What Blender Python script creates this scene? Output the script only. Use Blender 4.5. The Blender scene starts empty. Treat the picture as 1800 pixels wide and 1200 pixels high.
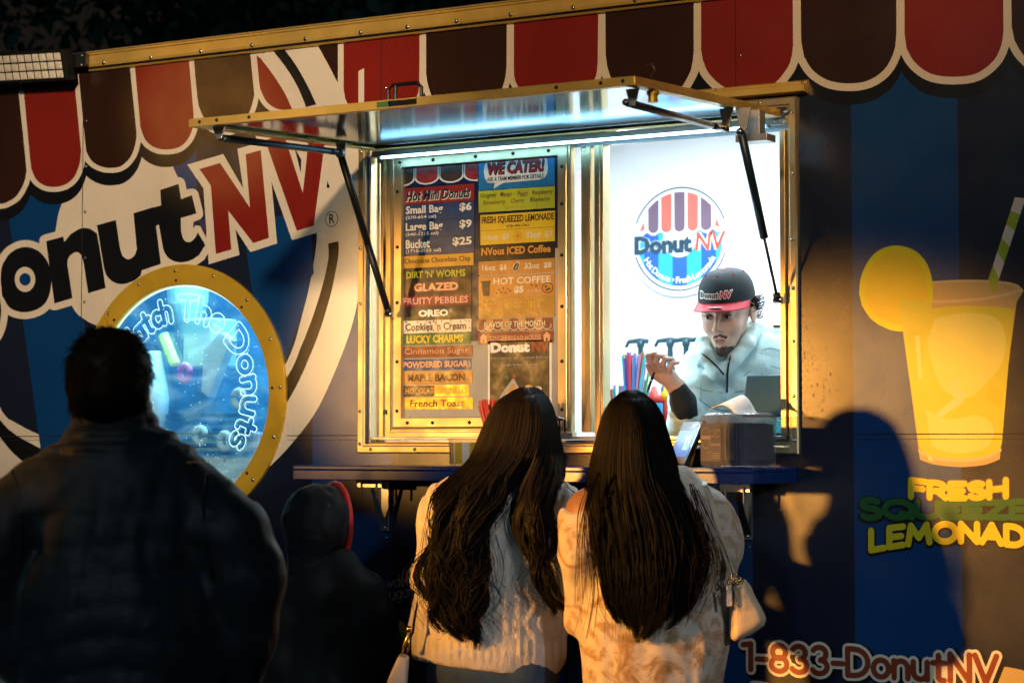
import bpy, bmesh, math, random, colorsys
import numpy as np
from mathutils import Vector, Matrix
from mathutils.geometry import delaunay_2d_cdt
random.seed(7); rng = np.random.RandomState(7)
SC = bpy.context.scene
COL = SC.collection

# ------------------------------------------------------------------ camera
# x runs along the truck wall (outer face y = 0), +y goes into the truck, z up, metres
FPX, YAW, DIST, EYE = 3700.0, math.radians(30), 6.2, 1.5
PITCH = math.atan(180/FPX)
CAM = np.array([DIST*math.sin(YAW), -DIST*math.cos(YAW), EYE])
F0 = np.array([-math.sin(YAW), math.cos(YAW), 0.0]); RT = np.array([math.cos(YAW), math.sin(YAW), 0.0]); UP0 = np.array([0, 0, 1.0])
FW = F0*math.cos(PITCH)+UP0*math.sin(PITCH); UPV = -F0*math.sin(PITCH)+UP0*math.cos(PITCH)
cam = bpy.data.cameras.new('camera'); camo = bpy.data.objects.new('camera', cam); COL.objects.link(camo)
camo.location = CAM; camo.rotation_euler = (math.pi/2+PITCH, 0, YAW)
cam.sensor_width = 36; cam.lens = FPX/1800*36; cam.clip_end = 500
cam.dof.use_dof = True; cam.dof.focus_distance = 6.05; cam.dof.aperture_fstop = 4.0
SC.camera = camo
SC.view_settings.view_transform = 'Standard'; SC.view_settings.look = 'None'
SC.view_settings.exposure = 0; SC.view_settings.gamma = 1
SC.render.engine = 'CYCLES'
SC.cycles.use_denoising = True
SC.cycles.max_bounces = 8; SC.cycles.diffuse_bounces = 3; SC.cycles.glossy_bounces = 4; SC.cycles.transparent_max_bounces = 12
SC.cycles.caustics_reflective = False; SC.cycles.caustics_refractive = False
SC.cycles.sample_clamp_indirect = 4

# ------------------------------------------------------------------ world, sun, lamps out of frame, several added as fill
W = bpy.data.worlds.new("World"); SC.world = W; W.use_nodes = True
nt = W.node_tree; bg = nt.nodes['Background']
sky = nt.nodes.new('ShaderNodeTexSky'); sky.sky_type = 'NISHITA'; sky.sun_disc = False
sky.sun_elevation = math.radians(-2); sky.sun_rotation = math.radians(200)
nt.links.new(sky.outputs[0], bg.inputs[0]); bg.inputs[1].default_value = 0.05

def lamp(name, loc, target, power, color, size=0.1, angle=None, blend=0.3):
    l = bpy.data.lights.new(name, 'SPOT' if angle else 'POINT'); l.energy = power; l.color = color; l.shadow_soft_size = size
    if angle: l.spot_size = math.radians(angle); l.spot_blend = blend
    o = bpy.data.objects.new(name, l); COL.objects.link(o); o.location = loc
    d = Vector(target)-Vector(loc); o.rotation_euler = d.to_track_quat('-Z', 'Y').to_euler()
    return o
sun = bpy.data.lights.new('faint_fill_sun', 'SUN'); sun.energy = 0.02; sun.angle = math.radians(10); sun.color = (.75, .85, 1)  # faint cool fill added over the whole scene
suno = bpy.data.objects.new('faint_fill_sun', sun); COL.objects.link(suno); suno.rotation_euler = (math.radians(50), 0, math.radians(20))
lamp('amber_stall_lamp', (-2.9, -6.0, 2.0), (1.07, 0, 1.27), 4700, (1, .41, .065), .15, 11.2, .5)
lamp('glow_stall_lamp', (-4.1, -6.3, 1.9), (-.30, 0, 1.76), 560, (1, .48, .11), .1, 7.2, .5)
lamp('menu_fill_spot', (2.2, -9.0, 2.6), (-.20, 0, 1.90), 2500, (1, .70, .40), .15, 6.6, .35)  # unseen narrow spot added to brighten the menu
lamp('street_lamp_light', (-5.8, -6.0, 3.7), (-1.12, 0, 2.55), 70, (1, .46, .10), .06, 5, .8)
lamp('high_fill_spot', (3.5, -9.0, 5.5), (-1.25, 0, 2.25), 3600, (1, .69, .40), .3, 11.5, .35)  # unseen high spot added to light the round logo
lamp('high_fill_spot', (3.5, -9.0, 5.5), (.70, 0, 3.15), 1900, (1, .56, .20), .3, 16.5, .7)  # second added high spot, for the scallops and rail
lamp('white_floodlight', (6.5, -3.6, 3.2), (.8, -.4, 1.15), 400, (.92, .95, 1), .2, 17, .5)
lamp('far_fill_light', (2.5, -13, 6.0), (0, 0, 1.5), 650, (.58, .86, 1), .6)  # cool fill added behind the camera to lift the dark areas

# ------------------------------------------------------------------ helpers
def at(px, py, Y=0.0):
    """point of the photograph on the plane y = Y (parallel to the truck wall), metres"""
    d = FW+RT*(px-900)/FPX-UPV*(py-600)/FPX
    return CAM+d*((Y-CAM[1])/d[1])
def wx(px, Y=0.0, py=600): return float(at(px, py, Y)[0])
def wz(px, py, Y=0.0): return float(at(px, py, Y)[2])

MATS = {}
def mat(name, color=(.5,.5,.5), rough=.5, metal=0.0, emit=None, estr=0.0, alpha=1.0, trans=0.0, spec=.5, ior=1.45,
        noise=None, bump=None, rvar=None, sheen=0.0, coat=0.0):
    """principled material; noise=(scale, amount, stretch xyz) varies colour, bump=(scale, strength, stretch xyz), rvar=(scale, amount)"""
    m = bpy.data.materials.new(name); m.use_nodes = True; MATS[name] = m
    t = m.node_tree; b = t.nodes['Principled BSDF']; I = b.inputs
    I['Base Color'].default_value = (*color, 1); I['Roughness'].default_value = rough; I['Metallic'].default_value = metal
    I['Alpha'].default_value = alpha; I['Transmission Weight'].default_value = trans; I['IOR'].default_value = ior
    I['Specular IOR Level'].default_value = spec; I['Sheen Weight'].default_value = sheen; I['Coat Weight'].default_value = coat
    if emit: I['Emission Color'].default_value = (*emit, 1); I['Emission Strength'].default_value = estr
    tc = t.nodes.new('ShaderNodeTexCoord')
    def nz(scale, st, detail=4):
        mp = t.nodes.new('ShaderNodeMapping'); mp.inputs['Scale'].default_value = st
        t.links.new(tc.outputs['Object'], mp.inputs[0])
        n = t.nodes.new('ShaderNodeTexNoise'); n.inputs['Scale'].default_value = scale; n.inputs['Detail'].default_value = detail
        t.links.new(mp.outputs[0], n.inputs['Vector']); return n
    if noise:
        n = nz(noise[0], noise[2] if len(noise) > 2 else (1,1,1))
        r = t.nodes.new('ShaderNodeMapRange'); r.inputs[1].default_value = .3; r.inputs[2].default_value = .7
        r.inputs[3].default_value = 1-noise[1]; r.inputs[4].default_value = 1+noise[1]
        t.links.new(n.outputs[0], r.inputs[0])
        mx = t.nodes.new('ShaderNodeVectorMath'); mx.operation = 'SCALE'; mx.inputs[0].default_value = color
        t.links.new(r.outputs[0], mx.inputs['Scale']); t.links.new(mx.outputs[0], I['Base Color'])
    if rvar:
        n = nz(rvar[0], rvar[2] if len(rvar) > 2 else (1,1,1))
        r = t.nodes.new('ShaderNodeMapRange'); r.inputs[1].default_value = .3; r.inputs[2].default_value = .7
        r.inputs[3].default_value = max(.02, rough-rvar[1]); r.inputs[4].default_value = rough+rvar[1]
        t.links.new(n.outputs[0], r.inputs[0]); t.links.new(r.outputs[0], I['Roughness'])
    if bump:
        n = nz(bump[0], bump[2] if len(bump) > 2 else (1,1,1))
        bp = t.nodes.new('ShaderNodeBump'); bp.inputs['Strength'].default_value = bump[1]; bp.inputs['Distance'].default_value = .004
        t.links.new(n.outputs[0], bp.inputs['Height']); t.links.new(bp.outputs[0], I['Normal'])
    return m
def M(n): return MATS[n]

def mkmesh(name, verts, faces, mats, midx=None, smooth=False):
    me = bpy.data.meshes.new(name)
    me.from_pydata([tuple(map(float, v)) for v in verts], [], [tuple(map(int, f)) for f in faces])
    for m in (mats if isinstance(mats, (list, tuple)) else [mats]): me.materials.append(m)
    if midx is not None: me.polygons.foreach_set('material_index', np.asarray(midx, dtype=np.int32))
    if smooth: me.polygons.foreach_set('use_smooth', np.ones(len(me.polygons), dtype=bool))
    me.update(); return me
def link(name, me, parent=None, bevel=0.0):
    o = bpy.data.objects.new(name, me); COL.objects.link(o)
    if parent is not None: o.parent = parent
    if bevel:
        b = o.modifiers.new('bevel', 'BEVEL'); b.width = bevel; b.segments = 2; b.limit_method = 'ANGLE'
    return o
def tag(o, label, cat, group=None):
    o['label'] = label; o['category'] = cat
    if group: o['group'] = group
    return o
def empty(name, loc=(0,0,0), rz=0.0):
    o = bpy.data.objects.new(name, None); COL.objects.link(o); o.location = loc; o.rotation_euler = (0,0,rz); o.empty_display_size = .1
    return o

class MB:
    """collects boxes, prisms, tubes, lathes; build() links them as one mesh object"""
    def __init__(s): s.v = []; s.f = []; s.m = []; s.mats = []; s.cur = 0
    def use(s, m):
        m = M(m) if isinstance(m, str) else m
        if m not in s.mats: s.mats.append(m)
        s.cur = s.mats.index(m); return s
    def add(s, vs, fs):
        n = len(s.v); s.v += [tuple(map(float, v)) for v in vs]; s.f += [tuple(int(i)+n for i in f) for f in fs]; s.m += [s.cur]*len(fs); return s
    def box(s, x0, y0, z0, x1, y1, z1):
        return s.hexa([(x0,y0,z0),(x1,y0,z0),(x1,y1,z0),(x0,y1,z0)], [(x0,y0,z1),(x1,y0,z1),(x1,y1,z1),(x0,y1,z1)])
    def hexa(s, lo, hi):
        return s.add(list(lo)+list(hi), [(3,2,1,0),(4,5,6,7),(0,1,5,4),(1,2,6,5),(2,3,7,6),(3,0,4,7)])
    def obox(s, c, ax, ay, az):
        c, ax, ay, az = map(np.array, (c, ax, ay, az))
        lo = [c-ax-ay-az, c+ax-ay-az, c+ax+ay-az, c-ax+ay-az]; hi = [p+2*az for p in lo]
        return s.hexa(lo, hi)
    def prism(s, pts, y0, y1):
        """polygon of (x,z) between y0 (front) and y1"""
        n = len(pts); vs = [(p[0], y0, p[1]) for p in pts]+[(p[0], y1, p[1]) for p in pts]
        return s.add(vs, [tuple(range(n)), tuple(range(2*n-1, n-1, -1))]+[(i, i+n, (i+1) % n+n, (i+1) % n) for i in range(n)])
    def tube(s, pts, r, n=8, cap=True):
        pts = [np.array(p, float) for p in pts]; rs = r if isinstance(r, (list, tuple, np.ndarray)) else [r]*len(pts)
        vs = []; fs = []; ref = None
        for i, p in enumerate(pts):
            t = pts[min(i+1, len(pts)-1)]-pts[max(i-1, 0)]; t /= np.linalg.norm(t)+1e-12
            if ref is None or abs(ref@t) > .95:
                ref = np.array([0, 0, 1.]) if abs(t[2]) < .9 else np.array([1., 0, 0])
            a = np.cross(t, ref); a /= np.linalg.norm(a); b = np.cross(t, a); ref = -b if False else ref
            for k in range(n):
                w = 2*math.pi*k/n; vs.append(p+rs[i]*(a*math.cos(w)+b*math.sin(w)))
        for i in range(len(pts)-1):
            for k in range(n):
                k2 = (k+1) % n; fs.append((i*n+k, (i+1)*n+k, (i+1)*n+k2, i*n+k2))
        if cap: fs += [tuple(range(n)), tuple(range(len(vs)-1, len(vs)-n-1, -1))]
        return s.add(vs, fs)
    def lathe(s, prof, c, axis='z', n=20):
        """prof: (radius, height) pairs along the axis"""
        vs = []; fs = []
        for r, h in prof:
            for k in range(n):
                w = 2*math.pi*k/n; a, b = r*math.cos(w), r*math.sin(w)
                vs.append((c[0]+a, c[1]+b, c[2]+h) if axis == 'z' else (c[0]+a, c[1]+h, c[2]+b))
        for i in range(len(prof)-1):
            for k in range(n):
                k2 = (k+1) % n; q = (i*n+k, i*n+k2, (i+1)*n+k2, (i+1)*n+k); fs.append(q if axis == 'z' else q[::-1])
        a = tuple(range(n)); b = tuple(range(len(vs)-n, len(vs)))
        fs += [a[::-1], b] if axis == 'z' else [a, b[::-1]]
        return s.add(vs, fs)
    def dome(s, c, r, h, n=8):
        """screw head on the wall, bulging to -y"""
        return s.lathe([(r, 0), (r*.9, -h*.55), (r*.5, -h)], c, 'y', n)
    def sweep_rect(s, x0, z0, x1, z1, prof):
        """mitred frame: prof = (inset from the outer rectangle, y) pairs, an open profile"""
        vs = []; fs = []; n = len(prof)
        for (sx, sz, X, Z) in ((1, 1, x0, z0), (-1, 1, x1, z0), (-1, -1, x1, z1), (1, -1, x0, z1)):
            for ins, y in prof: vs.append((X+sx*ins, y, Z+sz*ins))
        for k in range(4):
            for i in range(n-1):
                a = k*n+i; b = ((k+1) % 4)*n+i; fs.append((a, b, b+1, a+1))
        return s.add(vs, fs)
    def build(s, name, m=None, parent=None, smooth=False, bevel=0.0):
        if m is not None: s.mats = [M(m) if isinstance(m, str) else m]; s.m = [0]*len(s.f)
        return link(name, mkmesh(name, s.v, s.f, s.mats, s.m, smooth), parent, bevel)

def cr(pts, n=6, closed=False):
    """Catmull-Rom through pts"""
    P = [np.array(p, float) for p in pts]; out = []; N = len(P)
    for i in range(N if closed else N-1):
        if closed: a, b, c, d = P[(i-1) % N], P[i], P[(i+1) % N], P[(i+2) % N]
        else: a, b, c, d = P[max(i-1, 0)], P[i], P[i+1], P[min(i+2, N-1)]
        for k in range(n):
            t = k/n; out.append(.5*((2*b)+(c-a)*t+(2*a-5*b+4*c-d)*t*t+(3*b-a-3*c+d)*t**3))
    if not closed: out.append(P[-1])
    return out
def PG(*segs, n=6):
    """polygon: tuples are corners, lists are smooth runs"""
    out = []
    for s in segs: out += cr(s, n) if isinstance(s, list) else [np.array(s, float)]
    return out
def ellp(cx, cy, rx, ry, n=40, rot=0):
    return [np.array([cx+rx*math.cos(a)*math.cos(rot)-ry*math.sin(a)*math.sin(rot), cy+rx*math.cos(a)*math.sin(rot)+ry*math.sin(a)*math.cos(rot)]) for a in [2*math.pi*i/n for i in range(n)]]
def area2(L): return .5*sum(L[i][0]*L[(i+1) % len(L)][1]-L[(i+1) % len(L)][0]*L[i][1] for i in range(len(L)))
def dilate(L, d, miter=2.2, rnd=False):
    """outline of a closed loop pushed outwards by d"""
    L = [np.array(p, float) for p in L]; s = 1 if area2(L) > 0 else -1; out = []; N = len(L)
    L = [p for i, p in enumerate(L) if np.linalg.norm(p-L[i-1]) > 1e-6]; N = len(L)
    for i in range(N):
        a = L[i]-L[i-1]; b = L[(i+1) % N]-L[i]; a /= np.linalg.norm(a); b /= np.linalg.norm(b)
        na = s*np.array([a[1], -a[0]]); nb = s*np.array([b[1], -b[0]]); m = na+nb; l = np.linalg.norm(m)
        turn = s*(a[0]*b[1]-a[1]*b[0])
        if l < .2: out += [L[i]+na*d, L[i]+nb*d]; continue
        m /= l; k = 1/max(.2, m@na)
        if turn > 0 and rnd and k > 1.04:
            a0 = math.atan2(na[1], na[0]); da = math.atan2(na[0]*nb[1]-na[1]*nb[0], na@nb)
            out += [L[i]+d*np.array([math.cos(a0+da*t/4), math.sin(a0+da*t/4)]) for t in range(5)]
        elif turn > 0 and k > miter: out += [L[i]+na*d+a*d*.8, L[i]+nb*d-b*d*.8]
        else: out.append(L[i]+m*d*min(k, miter))
    return out

def wind(pts, loops):
    """non-zero winding test of many points against loops"""
    w = np.zeros(len(pts), int); x, y = pts[:, 0], pts[:, 1]
    for L in loops:
        L = np.array(L); s = 1 if area2(L) > 0 else -1
        for i in range(len(L)):
            (x0, y0), (x1, y1) = L[i], L[(i+1) % len(L)]
            if y0 == y1: continue
            up = (y0 <= y) & (y < y1); dn = (y1 <= y) & (y < y0)
            c = (x1-x0)*(y-y0)-(x-x0)*(y1-y0)
            w += s*np.where(up & (c > 0), 1, 0); w -= s*np.where(dn & (c < 0), 1, 0)
    return w != 0
def painted_sheet(items, holes, clip, to3d):
    """flat sheet cut by CDT so that each face has one colour: items = (loops, material) in paint order"""
    vs = []; es = []
    def addl(L):
        n0 = len(vs); vs.extend(Vector((float(p[0]), float(p[1]))) for p in L); k = len(L)
        es.extend((n0+i, n0+(i+1) % k) for i in range(k))
    for L in clip: addl(L)
    for L in holes: addl(L)
    for loops, _ in items:
        for L in loops: addl(L)
    V, E, Fc, *_ = delaunay_2d_cdt(vs, es, [], 0, 1e-6, False)
    V = np.array([tuple(v) for v in V]); Fc = [f for f in Fc if len(f) == 3]; F3 = np.array(Fc)
    cen = V[F3].mean(1); keep = wind(cen, clip)
    for L in holes: keep &= ~wind(cen, [L])
    col = np.zeros(len(F3), int); mats = []
    for loops, m in items:
        m = M(m)
        if m not in mats: mats.append(m)
        col[wind(cen, loops)] = mats.index(m)
    F3 = F3[keep]; col = col[keep]
    a = (V[F3[:, 1]]-V[F3[:, 0]]); b = (V[F3[:, 2]]-V[F3[:, 0]]); ar = a[:, 0]*b[:, 1]-a[:, 1]*b[:, 0]
    ok = np.abs(ar) > 1e-12; F3 = F3[ok]; col = col[ok]; ar = ar[ok]
    F3[ar < 0] = F3[ar < 0][:, ::-1]
    return mkmesh('sheet', [to3d(p) for p in V], F3, mats, col)

# ---- stroke lettering: rounded strokes, filled from a distance field (marching squares)
def arc(cx, cy, rx, ry, a0, a1, n=10): return [(cx+rx*math.cos(math.radians(a0+(a1-a0)*i/n)), cy+ry*math.sin(math.radians(a0+(a1-a0)*i/n))) for i in range(n+1)]
GL = {
 'A': (.8, [[(0,0),(.4,1),(.8,0)], [(.15,.33),(.65,.33)]]), 'C': (.72, [arc(.42,.5,.42,.5,50,310)]), 'D': (.75, [[(0,0),(0,1),(.25,1)]+arc(.25,.5,.5,.5,90,-90)+[(0,0)]]),
 'E': (.58, [[(.58,1),(0,1),(0,0),(.58,0)], [(0,.5),(.5,.5)]]), 'F': (.56, [[(.58,1),(0,1),(0,0)], [(0,.52),(.48,.52)]]),
 'H': (.68, [[(0,0),(0,1)], [(.68,0),(.68,1)], [(0,.5),(.68,.5)]]), 'L': (.55, [[(0,1),(0,0),(.55,0)]]), 'M': (.9, [[(0,0),(.12,1),(.45,.3),(.78,1),(.9,0)]]),
 'N': (.68, [[(0,0),(0,1),(.68,0),(.68,1)]]), 'O': (.9, [arc(.45,.5,.45,.5,0,360,20)]), 'Q': (.9, [arc(.45,.5,.45,.5,0,360,20), [(.55,.25),(.9,-.02)]]),
 'P': (.6, [[(0,0),(0,1),(.3,1)]+arc(.3,.73,.3,.27,90,-90)+[(0,.46)]]),
 'R': (.65, [[(0,0),(0,1),(.3,1)]+arc(.3,.73,.3,.27,90,-90)+[(0,.46)], [(.3,.46),(.65,0)]]), 'S': (.6, [arc(.3,.76,.28,.24,40,270,8)+arc(.3,.26,.3,.26,90,-150,8)]),
 'T': (.7, [[(0,1),(.7,1)], [(.35,1),(.35,0)]]), 'U': (.68, [[(0,1),(0,.34)]+arc(.34,.34,.34,.34,180,360)+[(.68,1)]]), 'V': (.75, [[(0,1),(.37,0),(.75,1)]]),
 'W': (1., [[(0,1),(.25,0),(.5,.75),(.75,0),(1,1)]]), 'Z': (.65, [[(0,1),(.65,1),(0,0),(.65,0)]]),
 '1': (.35, [[(0,.95),(.3,1),(.3,0)]]), '8': (.6, [arc(.3,.74,.25,.25,0,360,16), arc(.3,.26,.3,.27,0,360,16)]), '3': (.58, [arc(.26,.75,.26,.25,150,-80,10)+arc(.26,.26,.3,.27,80,-150,10)]),
 '-': (.35, [[(0,.42),(.35,.42)]]), ' ': (.3, []),
 'a': (.5, [arc(.25,.32,.25,.32,0,360,16), [(.5,.64),(.5,0)]]), 'c': (.46, [arc(.28,.32,.28,.32,50,310)]), 'd': (.52, [arc(.26,.32,.26,.32,0,360,16), [(.52,1),(.52,0)]]),
 'e': (.52, [[(0,.34),(.52,.34)]+arc(.26,.32,.26,.32,0,310,14)]), 'g': (.52, [arc(.26,.32,.26,.32,0,360,16), [(.52,.64),(.52,-.1)]+arc(.26,-.1,.26,.22,0,-150,8)]),
 'h': (.5, [[(0,1),(0,0)], [(0,.38)]+arc(.25,.38,.25,.26,180,0,8)+[(.5,0)]]), 'n': (.5, [[(0,.64),(0,0)], [(0,.38)]+arc(.25,.38,.25,.26,180,0,8)+[(.5,0)]]),
 'o': (.56, [arc(.28,.32,.28,.32,0,360,18)]), 'r': (.36, [[(0,.64),(0,0)], [(0,.36)]+arc(.25,.36,.25,.28,180,60,6)]), 's': (.42, [arc(.21,.48,.2,.16,40,270,7)+arc(.21,.17,.21,.17,90,-150,7)]),
 't': (.42, [[(.21,.92),(.21,.12)]+arc(.35,.12,.14,.12,180,290,5), [(0,.64),(.42,.64)]]), 'u': (.5, [[(0,.64),(0,.26)]+arc(.25,.26,.25,.26,180,360,8), [(.5,.64),(.5,0)]]), 'w': (.75, [[(0,.64),(.19,0),(.37,.55),(.56,0),(.75,.64)]]),
}
def stroke_text(s, gap=.22):
    """list of polylines of a line of text, cap height 1, and its width"""
    x = 0; out = []
    for ch in s:
        w, pl = GL[ch]; out += [[(p[0]+x, p[1]) for p in L] for L in pl]; x += w+gap
    return out, x-gap
def dist_poly(P, lines):
    d = np.full(P.shape[:-1], 1e9)
    for L in lines:
        for (a, b) in zip(L[:-1], L[1:]):
            a = np.array(a); b = np.array(b); ab = b-a; t = np.clip(((P-a)@ab)/(ab@ab+1e-12), 0, 1)
            q = P-a-t[..., None]*ab; np.minimum(d, np.hypot(q[..., 0], q[..., 1]), out=d)
    return d
def march2(F, x0, y0, h):
    """polygons covering F < 0 on a grid"""
    vs = []; fs = []; key = {}
    def vid(k, p):
        if k not in key: key[k] = len(vs); vs.append(p)
        return key[k]
    nx, ny = F.shape; ins = F < 0
    run = ins[:-1, :-1] | ins[1:, :-1] | ins[:-1, 1:] | ins[1:, 1:]
    full = ins[:-1, :-1] & ins[1:, :-1] & ins[:-1, 1:] & ins[1:, 1:]
    for i, j in zip(*np.nonzero(run)):
        cs = ((i, j), (i+1, j), (i+1, j+1), (i, j+1)); poly = []
        for k in range(4):
            a, b = cs[k], cs[(k+1) % 4]; fa, fb = F[a], F[b]
            if fa < 0: poly.append(vid(a, (x0+a[0]*h, y0+a[1]*h)))
            if (fa < 0) != (fb < 0):
                t = fa/(fa-fb); kk = (min(a, b), max(a, b)); poly.append(vid(kk, (x0+(a[0]+t*(b[0]-a[0]))*h, y0+(a[1]+t*(b[1]-a[1]))*h)))
        if len(poly) > 2: fs.append(poly)
    return vs, fs
def stroke_fill(lines, w, h, ring=None):
    """filled rounded strokes of half width w (or only the ring between ring and w)"""
    A = np.array([p for L in lines for p in L]); x0, y0 = A.min(0)-w-2*h; x1, y1 = A.max(0)+w+2*h
    X, Y = np.meshgrid(np.arange(x0, x1, h), np.arange(y0, y1, h), indexing='ij')
    d = dist_poly(np.stack([X, Y], -1), lines); F = d-w
    if ring is not None: F = np.maximum(F, ring-d)
    return march2(F, x0, y0, h)

_tc = {}
def text2d(s, bold=0.0, shear=0.0, spacing=1.0):
    """(verts, faces, width) of a line of type in the builtin font, size 1"""
    k = (s, bold, shear, spacing)
    if k not in _tc:
        c = bpy.data.curves.new('text', 'FONT'); c.body = s; c.offset = bold; c.shear = shear; c.resolution_u = 2; c.space_character = spacing
        o = bpy.data.objects.new('text', c); COL.objects.link(o); me = bpy.data.meshes.new_from_object(o)
        v = np.array([tuple(q.co)[:2] for q in me.vertices]); f = [tuple(p.vertices) for p in me.polygons]
        bpy.data.objects.remove(o); bpy.data.meshes.remove(me); _tc[k] = (v, f)
    return _tc[k]
class Flat:
    """collects flat lettering and shapes in the plane (u,v), then maps it to 3d as one mesh"""
    def __init__(s): s.v = []; s.f = []; s.m = []; s.mats = []
    def add(s, vs, fs, m, lift=0.0):
        m = M(m)
        if m not in s.mats: s.mats.append(m)
        n = len(s.v); s.v += [(float(p[0]), float(p[1]), lift) for p in vs]; s.f += [tuple(int(i)+n for i in f) for f in fs]; s.m += [s.mats.index(m)]*len(fs)
    def text(s, t, m, x0, x1, y0, y1, bold=0.0, shear=0.0, lift=.001, fit=True, slope=0.0, spacing=1.0):
        v, f = text2d(t, bold, shear, spacing); a = v.min(0); b = v.max(0)
        sx = (x1-x0)/(b[0]-a[0]); sy = (y1-y0)/(b[1]-a[1])
        if not fit: sx = min(sx, sy)
        q = (v-a)*[sx, sy]+[x0, y0]; q[:, 1] += slope*(q[:, 0]-x0); s.add(q, f, m, lift)
    def poly(s, pts, m, lift=.001):
        me_v = [Vector((float(p[0]), float(p[1]))) for p in pts]; n = len(me_v)
        V, E, F, *_ = delaunay_2d_cdt(me_v, [(i, (i+1) % n) for i in range(n)], [], 0, 1e-7, False)
        V = np.array([tuple(q) for q in V]); F = np.array(F); c = V[F].mean(1); k = wind(c, [pts]); F = F[k]
        a = V[F[:, 1]]-V[F[:, 0]]; b = V[F[:, 2]]-V[F[:, 0]]; ar = a[:, 0]*b[:, 1]-a[:, 1]*b[:, 0]
        F[ar < 0] = F[ar < 0][:, ::-1]; F = F[np.abs(ar) > 1e-13]; s.add(V, F, m, lift)
    def rect(s, x0, y0, x1, y1, m, lift=0.0): s.add([(x0,y0),(x1,y0),(x1,y1),(x0,y1)], [(0,1,2,3)], m, lift)
    def build(s, name, to3, parent=None):
        return link(name, mkmesh(name, [to3(*p) for p in s.v], s.f, s.mats, s.m), parent)
def wallmap(Y): return lambda u, v, l: (u, Y-l, v)

# ---- distance-field modelling for bodies and cloth, surfaced by surface nets
_LAT = rng.rand(32, 32, 32).astype(np.float32)
def vnoise(P, scale):
    """smooth value noise in -1..1; scale may be a 3-vector"""
    q = P*np.asarray(scale, np.float32); i = np.floor(q).astype(int); f = (q-i).astype(np.float32); f = f*f*(3-2*f); r = 0
    for dx in (0, 1):
        for dy in (0, 1):
            for dz in (0, 1):
                w = (f[..., 0] if dx else 1-f[..., 0])*(f[..., 1] if dy else 1-f[..., 1])*(f[..., 2] if dz else 1-f[..., 2])
                r = r+w*_LAT[(i[..., 0]+dx) % 32, (i[..., 1]+dy) % 32, (i[..., 2]+dz) % 32]
    return 2*r-1
def smin(a, b, k):
    if k <= 0: return np.minimum(a, b)
    h = np.clip(.5+.5*(b-a)/k, 0, 1); return b+(a-b)*h-k*h*(1-h)
class Field:
    def __init__(s): s.p = []
    def cone(s, a, b, ra, rb, sq=1.0, k=.03, op='u'):
        """rounded cone from a to b; sq flattens it in y (depth)"""
        s.p.append(('c', np.array(a, float), np.array(b, float), ra, rb, sq, k, op)); return s
    def ell(s, c, r, k=.03, rot=None, op='u'):
        s.p.append(('e', np.array(c, float), np.array(r, float), rot, 0, 0, k, op)); return s
    def slab(s, pts, yc, hy, r, k=.01):
        """polygon in (x,z) with half thickness hy and edges rounded by r"""
        s.p.append(('p', [tuple(p) for p in pts], yc, hy, r, 0, k, 'u')); return s
    def chain(s, pts, rs, sq=1.0, k=.02):
        for i in range(len(pts)-1): s.cone(pts[i], pts[i+1], rs[i], rs[i+1], sq, k)
        return s
    def d(s, P):
        D = None
        for q in s.p:
            if q[0] == 'c':
                _, a, b, ra, rb, sq, k, op = q
                sc = np.array([1, 1/sq, 1]); A, B = a*sc, b*sc; ab = B-A; p = P*sc-A
                t = np.clip((p@ab)/(ab@ab+1e-12), 0, 1); v = p-t[..., None]*ab
                e = (np.sqrt((v*v).sum(-1))-(ra+(rb-ra)*t))*min(1, sq)
            elif q[0] == 'p':
                _, pts, yc, hy, rr, _, k, op = q; p2 = P[..., [0, 2]]; sh = p2.shape[:-1]; ds = dist_poly(p2, [pts+[pts[0]]]); ins = wind(p2.reshape(-1, 2), [pts]).reshape(sh); ds = np.where(ins, -ds, ds)+rr; dy = np.abs(P[..., 1]-yc)-hy+rr; e = np.hypot(np.maximum(ds, 0), np.maximum(dy, 0))+np.minimum(np.maximum(ds, dy), 0)-rr
            else:
                _, c, r, rot, _, _, k, op = q; p = P-c
                if rot is not None: p = p@np.array(rot)
                k0 = np.sqrt(((p/r)**2).sum(-1)); k1 = np.sqrt(((p/(r*r))**2).sum(-1))+1e-9; e = k0*(k0-1)/k1
            D = e if D is None else (smin(D, e, k) if op == 'u' else -smin(-D, e, k))
        return D
    def bounds(s):
        lo = np.full(3, 1e9); hi = -lo
        for q in s.p:
            if q[-1] != 'u': continue
            if q[0] == 'p': a = np.array(q[1]); lo = np.minimum(lo, [a[:, 0].min(), q[2]-q[3], a[:, 1].min()]); hi = np.maximum(hi, [a[:, 0].max(), q[2]+q[3], a[:, 1].max()])
            elif q[0] == 'c': R = max(q[3], q[4]); lo = np.minimum(lo, np.minimum(q[1], q[2])-R); hi = np.maximum(hi, np.maximum(q[1], q[2])+R)
            else: R = max(q[2]); lo = np.minimum(lo, q[1]-R); hi = np.maximum(hi, q[1]+R)
        return lo, hi
    def mesh(s, h, disp=None, pad=.03, lo=None, hi=None, cut=None):
        a, b = s.bounds(); a = a-pad if lo is None else np.maximum(a-pad, lo); b = b+pad if hi is None else np.minimum(b+pad, hi)
        ax = [np.arange(a[i], b[i]+h, h) for i in range(3)]
        P = np.stack(np.meshgrid(*ax, indexing='ij'), -1); D = s.d(P)
        if disp is not None:
            nr = np.abs(D) < .06; D = D.copy(); D[nr] += disp(P[nr])
        if cut is not None: D = np.maximum(D, cut(P))
        for i in range(3):                                  # close the surface at the box
            sl = [slice(None)]*3; sl[i] = 0; D[tuple(sl)] = np.maximum(D[tuple(sl)], h*.5); sl[i] = -1; D[tuple(sl)] = np.maximum(D[tuple(sl)], h*.5)
        return surfnet(D, a, h)
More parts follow.
